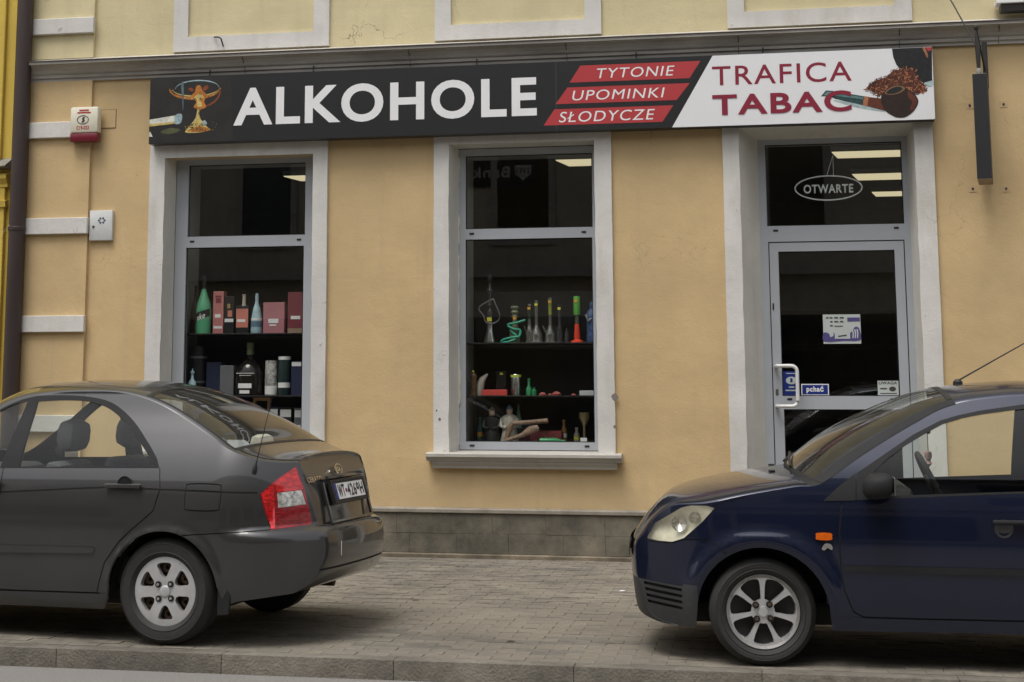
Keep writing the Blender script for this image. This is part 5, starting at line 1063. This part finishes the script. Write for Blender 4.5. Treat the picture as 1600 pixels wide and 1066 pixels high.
goods_bottle(.093, Z2, 1.613, [(.001, 0), (.026, 0), (.028, .4), (.012, .55), (.012, .9), (.015, 1)], im('small_green_glass', (.03, .20, .08), .15), 'small green bottle beside the silver cup', y=.5)
goods_bottle(.145, Z2, 1.53, [(.001, 0), (.022, 0), (.024, .6), (.012, .75), (.014, 1)], im('small_green_glass', (.03, .20, .08), .15), 'short green flask next to the small green bottle', name='flask', cat='flask', y=.48)
for k, (x, s) in enumerate(((.23, .022), (.30, .014), (.36, .028), (.52, .014))):
    e = tag(MB().lathe([(.001, 0), (s*1.5, 0), (s*1.6, s*.5), (s, s), (s*.5, s*1.3), (.001, s*1.4)], 10, (x, .45, Z2)).build('trinket', im('trinket_red', (.36, .10, .09), .4, var=.8, scale=60), None, True), ('wide', 'tiny', 'largest', 'rightmost')[k]+' reddish trinket in the row on the second shelf', 'trinket', 'reddish trinkets in a row')
goods_box(.578, .735, Z2, 1.50, im('pale_card', (.42, .44, .44)), 'flat pale tray at the right end of the second shelf', 'tray', y=.42, d=.08)
# bottom shelf
Z3 = 1.008
def figure(x, z, h, m, skin, lab, y=.55, hat=None):
    e = empty('figurine', (x, y, z), 0, lab, 'figurine')
    MB().lathe([(.001, 0), (.24*h, 0), (.25*h, .06*h), (.2*h, .3*h), (.17*h, .45*h), (.21*h, .62*h), (.19*h, .7*h), (.07*h, .76*h), (.001, .77*h)], 18).build('robe', m, e, True)
    MB().lathe([(.001, .72*h), (.06*h, .74*h), (.085*h, .82*h), (.08*h, .9*h), (.001, .95*h)], 14).build('head', skin, e, True); MB().lathe([(.10*h, .88*h), (.075*h, .93*h), (.02*h, 1.0*h)] if hat else [(.088*h, .86*h), (.08*h, .93*h), (.001, .97*h)], 14).build('hat', hat or m, e, True)
    for s in (-1, 1): MB().tube([(s*.19*h, -.02, .64*h), (s*.22*h, -.05, .46*h), (s*.06*h, -.2*h, .4*h)], .05*h, 8).build('arm', m, e, True)
    return e
SKN = im('figure_face', (.42, .30, .22)); figure(-.29, Z3, .34, im('figure_black', (.018, .018, .02), .4, var=.9, scale=40), SKN, 'dark robed figurine at the left of the lowest shelf', hat=im('figure_hat', (.2, .16, .12)))
figure(-.10, Z3, .36, im('figure_white', (.42, .40, .34), .6, var=.5, scale=40), SKN, 'seated white robed figurine with a pointed blue hat', hat=im('figure_blue', (.10, .16, .22)))
goods_bottle(-.03, Z3+.14, 1.37, [(.001, 0), (.03, 0), (.034, .3), (.018, .6), (.008, 1)], im('sea_green', (.12, .24, .20), .2), 'sea green bottle standing behind the white figurine', y=.64)
e = tag(MB().box(-.08, .02, .60, .70, Z3, Z3+.14, .004).build('riser_block', BLKC), 'black riser block under the sea green bottle', 'block')
e = empty('carved_pistol', (.0, .46, Z3), 0, 'carved brown pistol ornament lying across the lowest shelf', 'ornament'); WB = im('carved_wood', (.20, .13, .085), .5, var=.5, scale=30)
MB().tube([(-.06, 0, .19), (.1, 0, .20), (.275, 0, .215)], [.022, .021, .024], 10).build('barrel', WB, e, True); MB().tube([(-.06, 0, .19), (-.10, 0, .10), (-.12, 0, .0)], [.022, .025, .03], 10).build('grip', WB, e, True)
e = empty('wooden_scoop', (.0, .42, Z3), 0, 'wooden scoop leaning in front of the white figurine', 'scoop'); MB().tube([(-.14, 0, .02), (-.05, 0, .05), (.04, 0, .08), (.12, 0, .13), (.19, 0, .15)], [.022, .02, .025, .04, .03], 10).build('body', WB, e, True)
e = tag(MB().box(.10, .40, .50, .70, Z3, Z3+.12, .03).build('red_box', im('dark_red_cloth', (.12, .02, .02), .8), None, True), 'dark red cloth covered box on the lowest shelf', 'box')
e = empty('green_flask', (.20, .42, Z3+.03), 0, 'green flask lying on its side on the lowest shelf', 'flask'); MB().lathe([(.001, 0), (.028, .005), (.03, .15), (.012, .2), (.012, .24)], 14, axis='X').build('body', im('small_green_glass', (.03, .20, .08), .15), e, True)
e = empty('brass_goblet', (.61, .5, Z3), 0, 'brass goblet at the right of the lowest shelf', 'goblet'); MB().lathe([(.001, 0), (.05, 0), (.045, .02), (.014, .05), (.012, .16), (.03, .2), (.05, .24), (.048, .29), (.04, .22), (.001, .21)], 18).build('body', im('old_brass', (.20, .16, .09), .35, metal=.8), e, True); MB().box(-.03, .03, -.062, -.06, .02, .06).build('price_tag', LAB, e)

# more stock, second rows
rs = random.Random(21)
stock = [(.40, 1.008, .22, 'amber', 'amber flask beside the brass goblet'), (.50, 1.008, .15, 'cream', 'cream jar left of the brass goblet'), (-.42, 1.008, .24, 'teal', 'teal flask at the far left of the lowest shelf')]
cols = dict(olive=(.12, .13, .06), amber=(.26, .13, .04), teal=(.05, .16, .16), plum=(.16, .05, .10), cream=(.36, .33, .26))
for x, z, h, cn, lab in stock:
    goods_bottle(x, z, z+h, [(.001, 0), (.026, 0), (.028, .1), (.028, .55), (.014, .72), (.012, .92), (.016, .93), (.016, 1)], im('stock_'+cn, cols[cn], .2, var=.4, scale=40), lab, 'jar' if 'jar' in lab else 'flask', name='jar' if 'jar' in lab else 'flask', y=.66, n=14, extra=[('price_label', [(.0285, .25), (.0285, .42)], rs.choice([LAB, TAGY, TAGO]))])

for o in bpy.data.objects:            # set the displays close behind the panes
    if o not in PRE and o.parent is None: o.location.y -= .11; o.location.x += .035 if (o.location.x < -1 or 'left' in o.get('label', '')) else .015
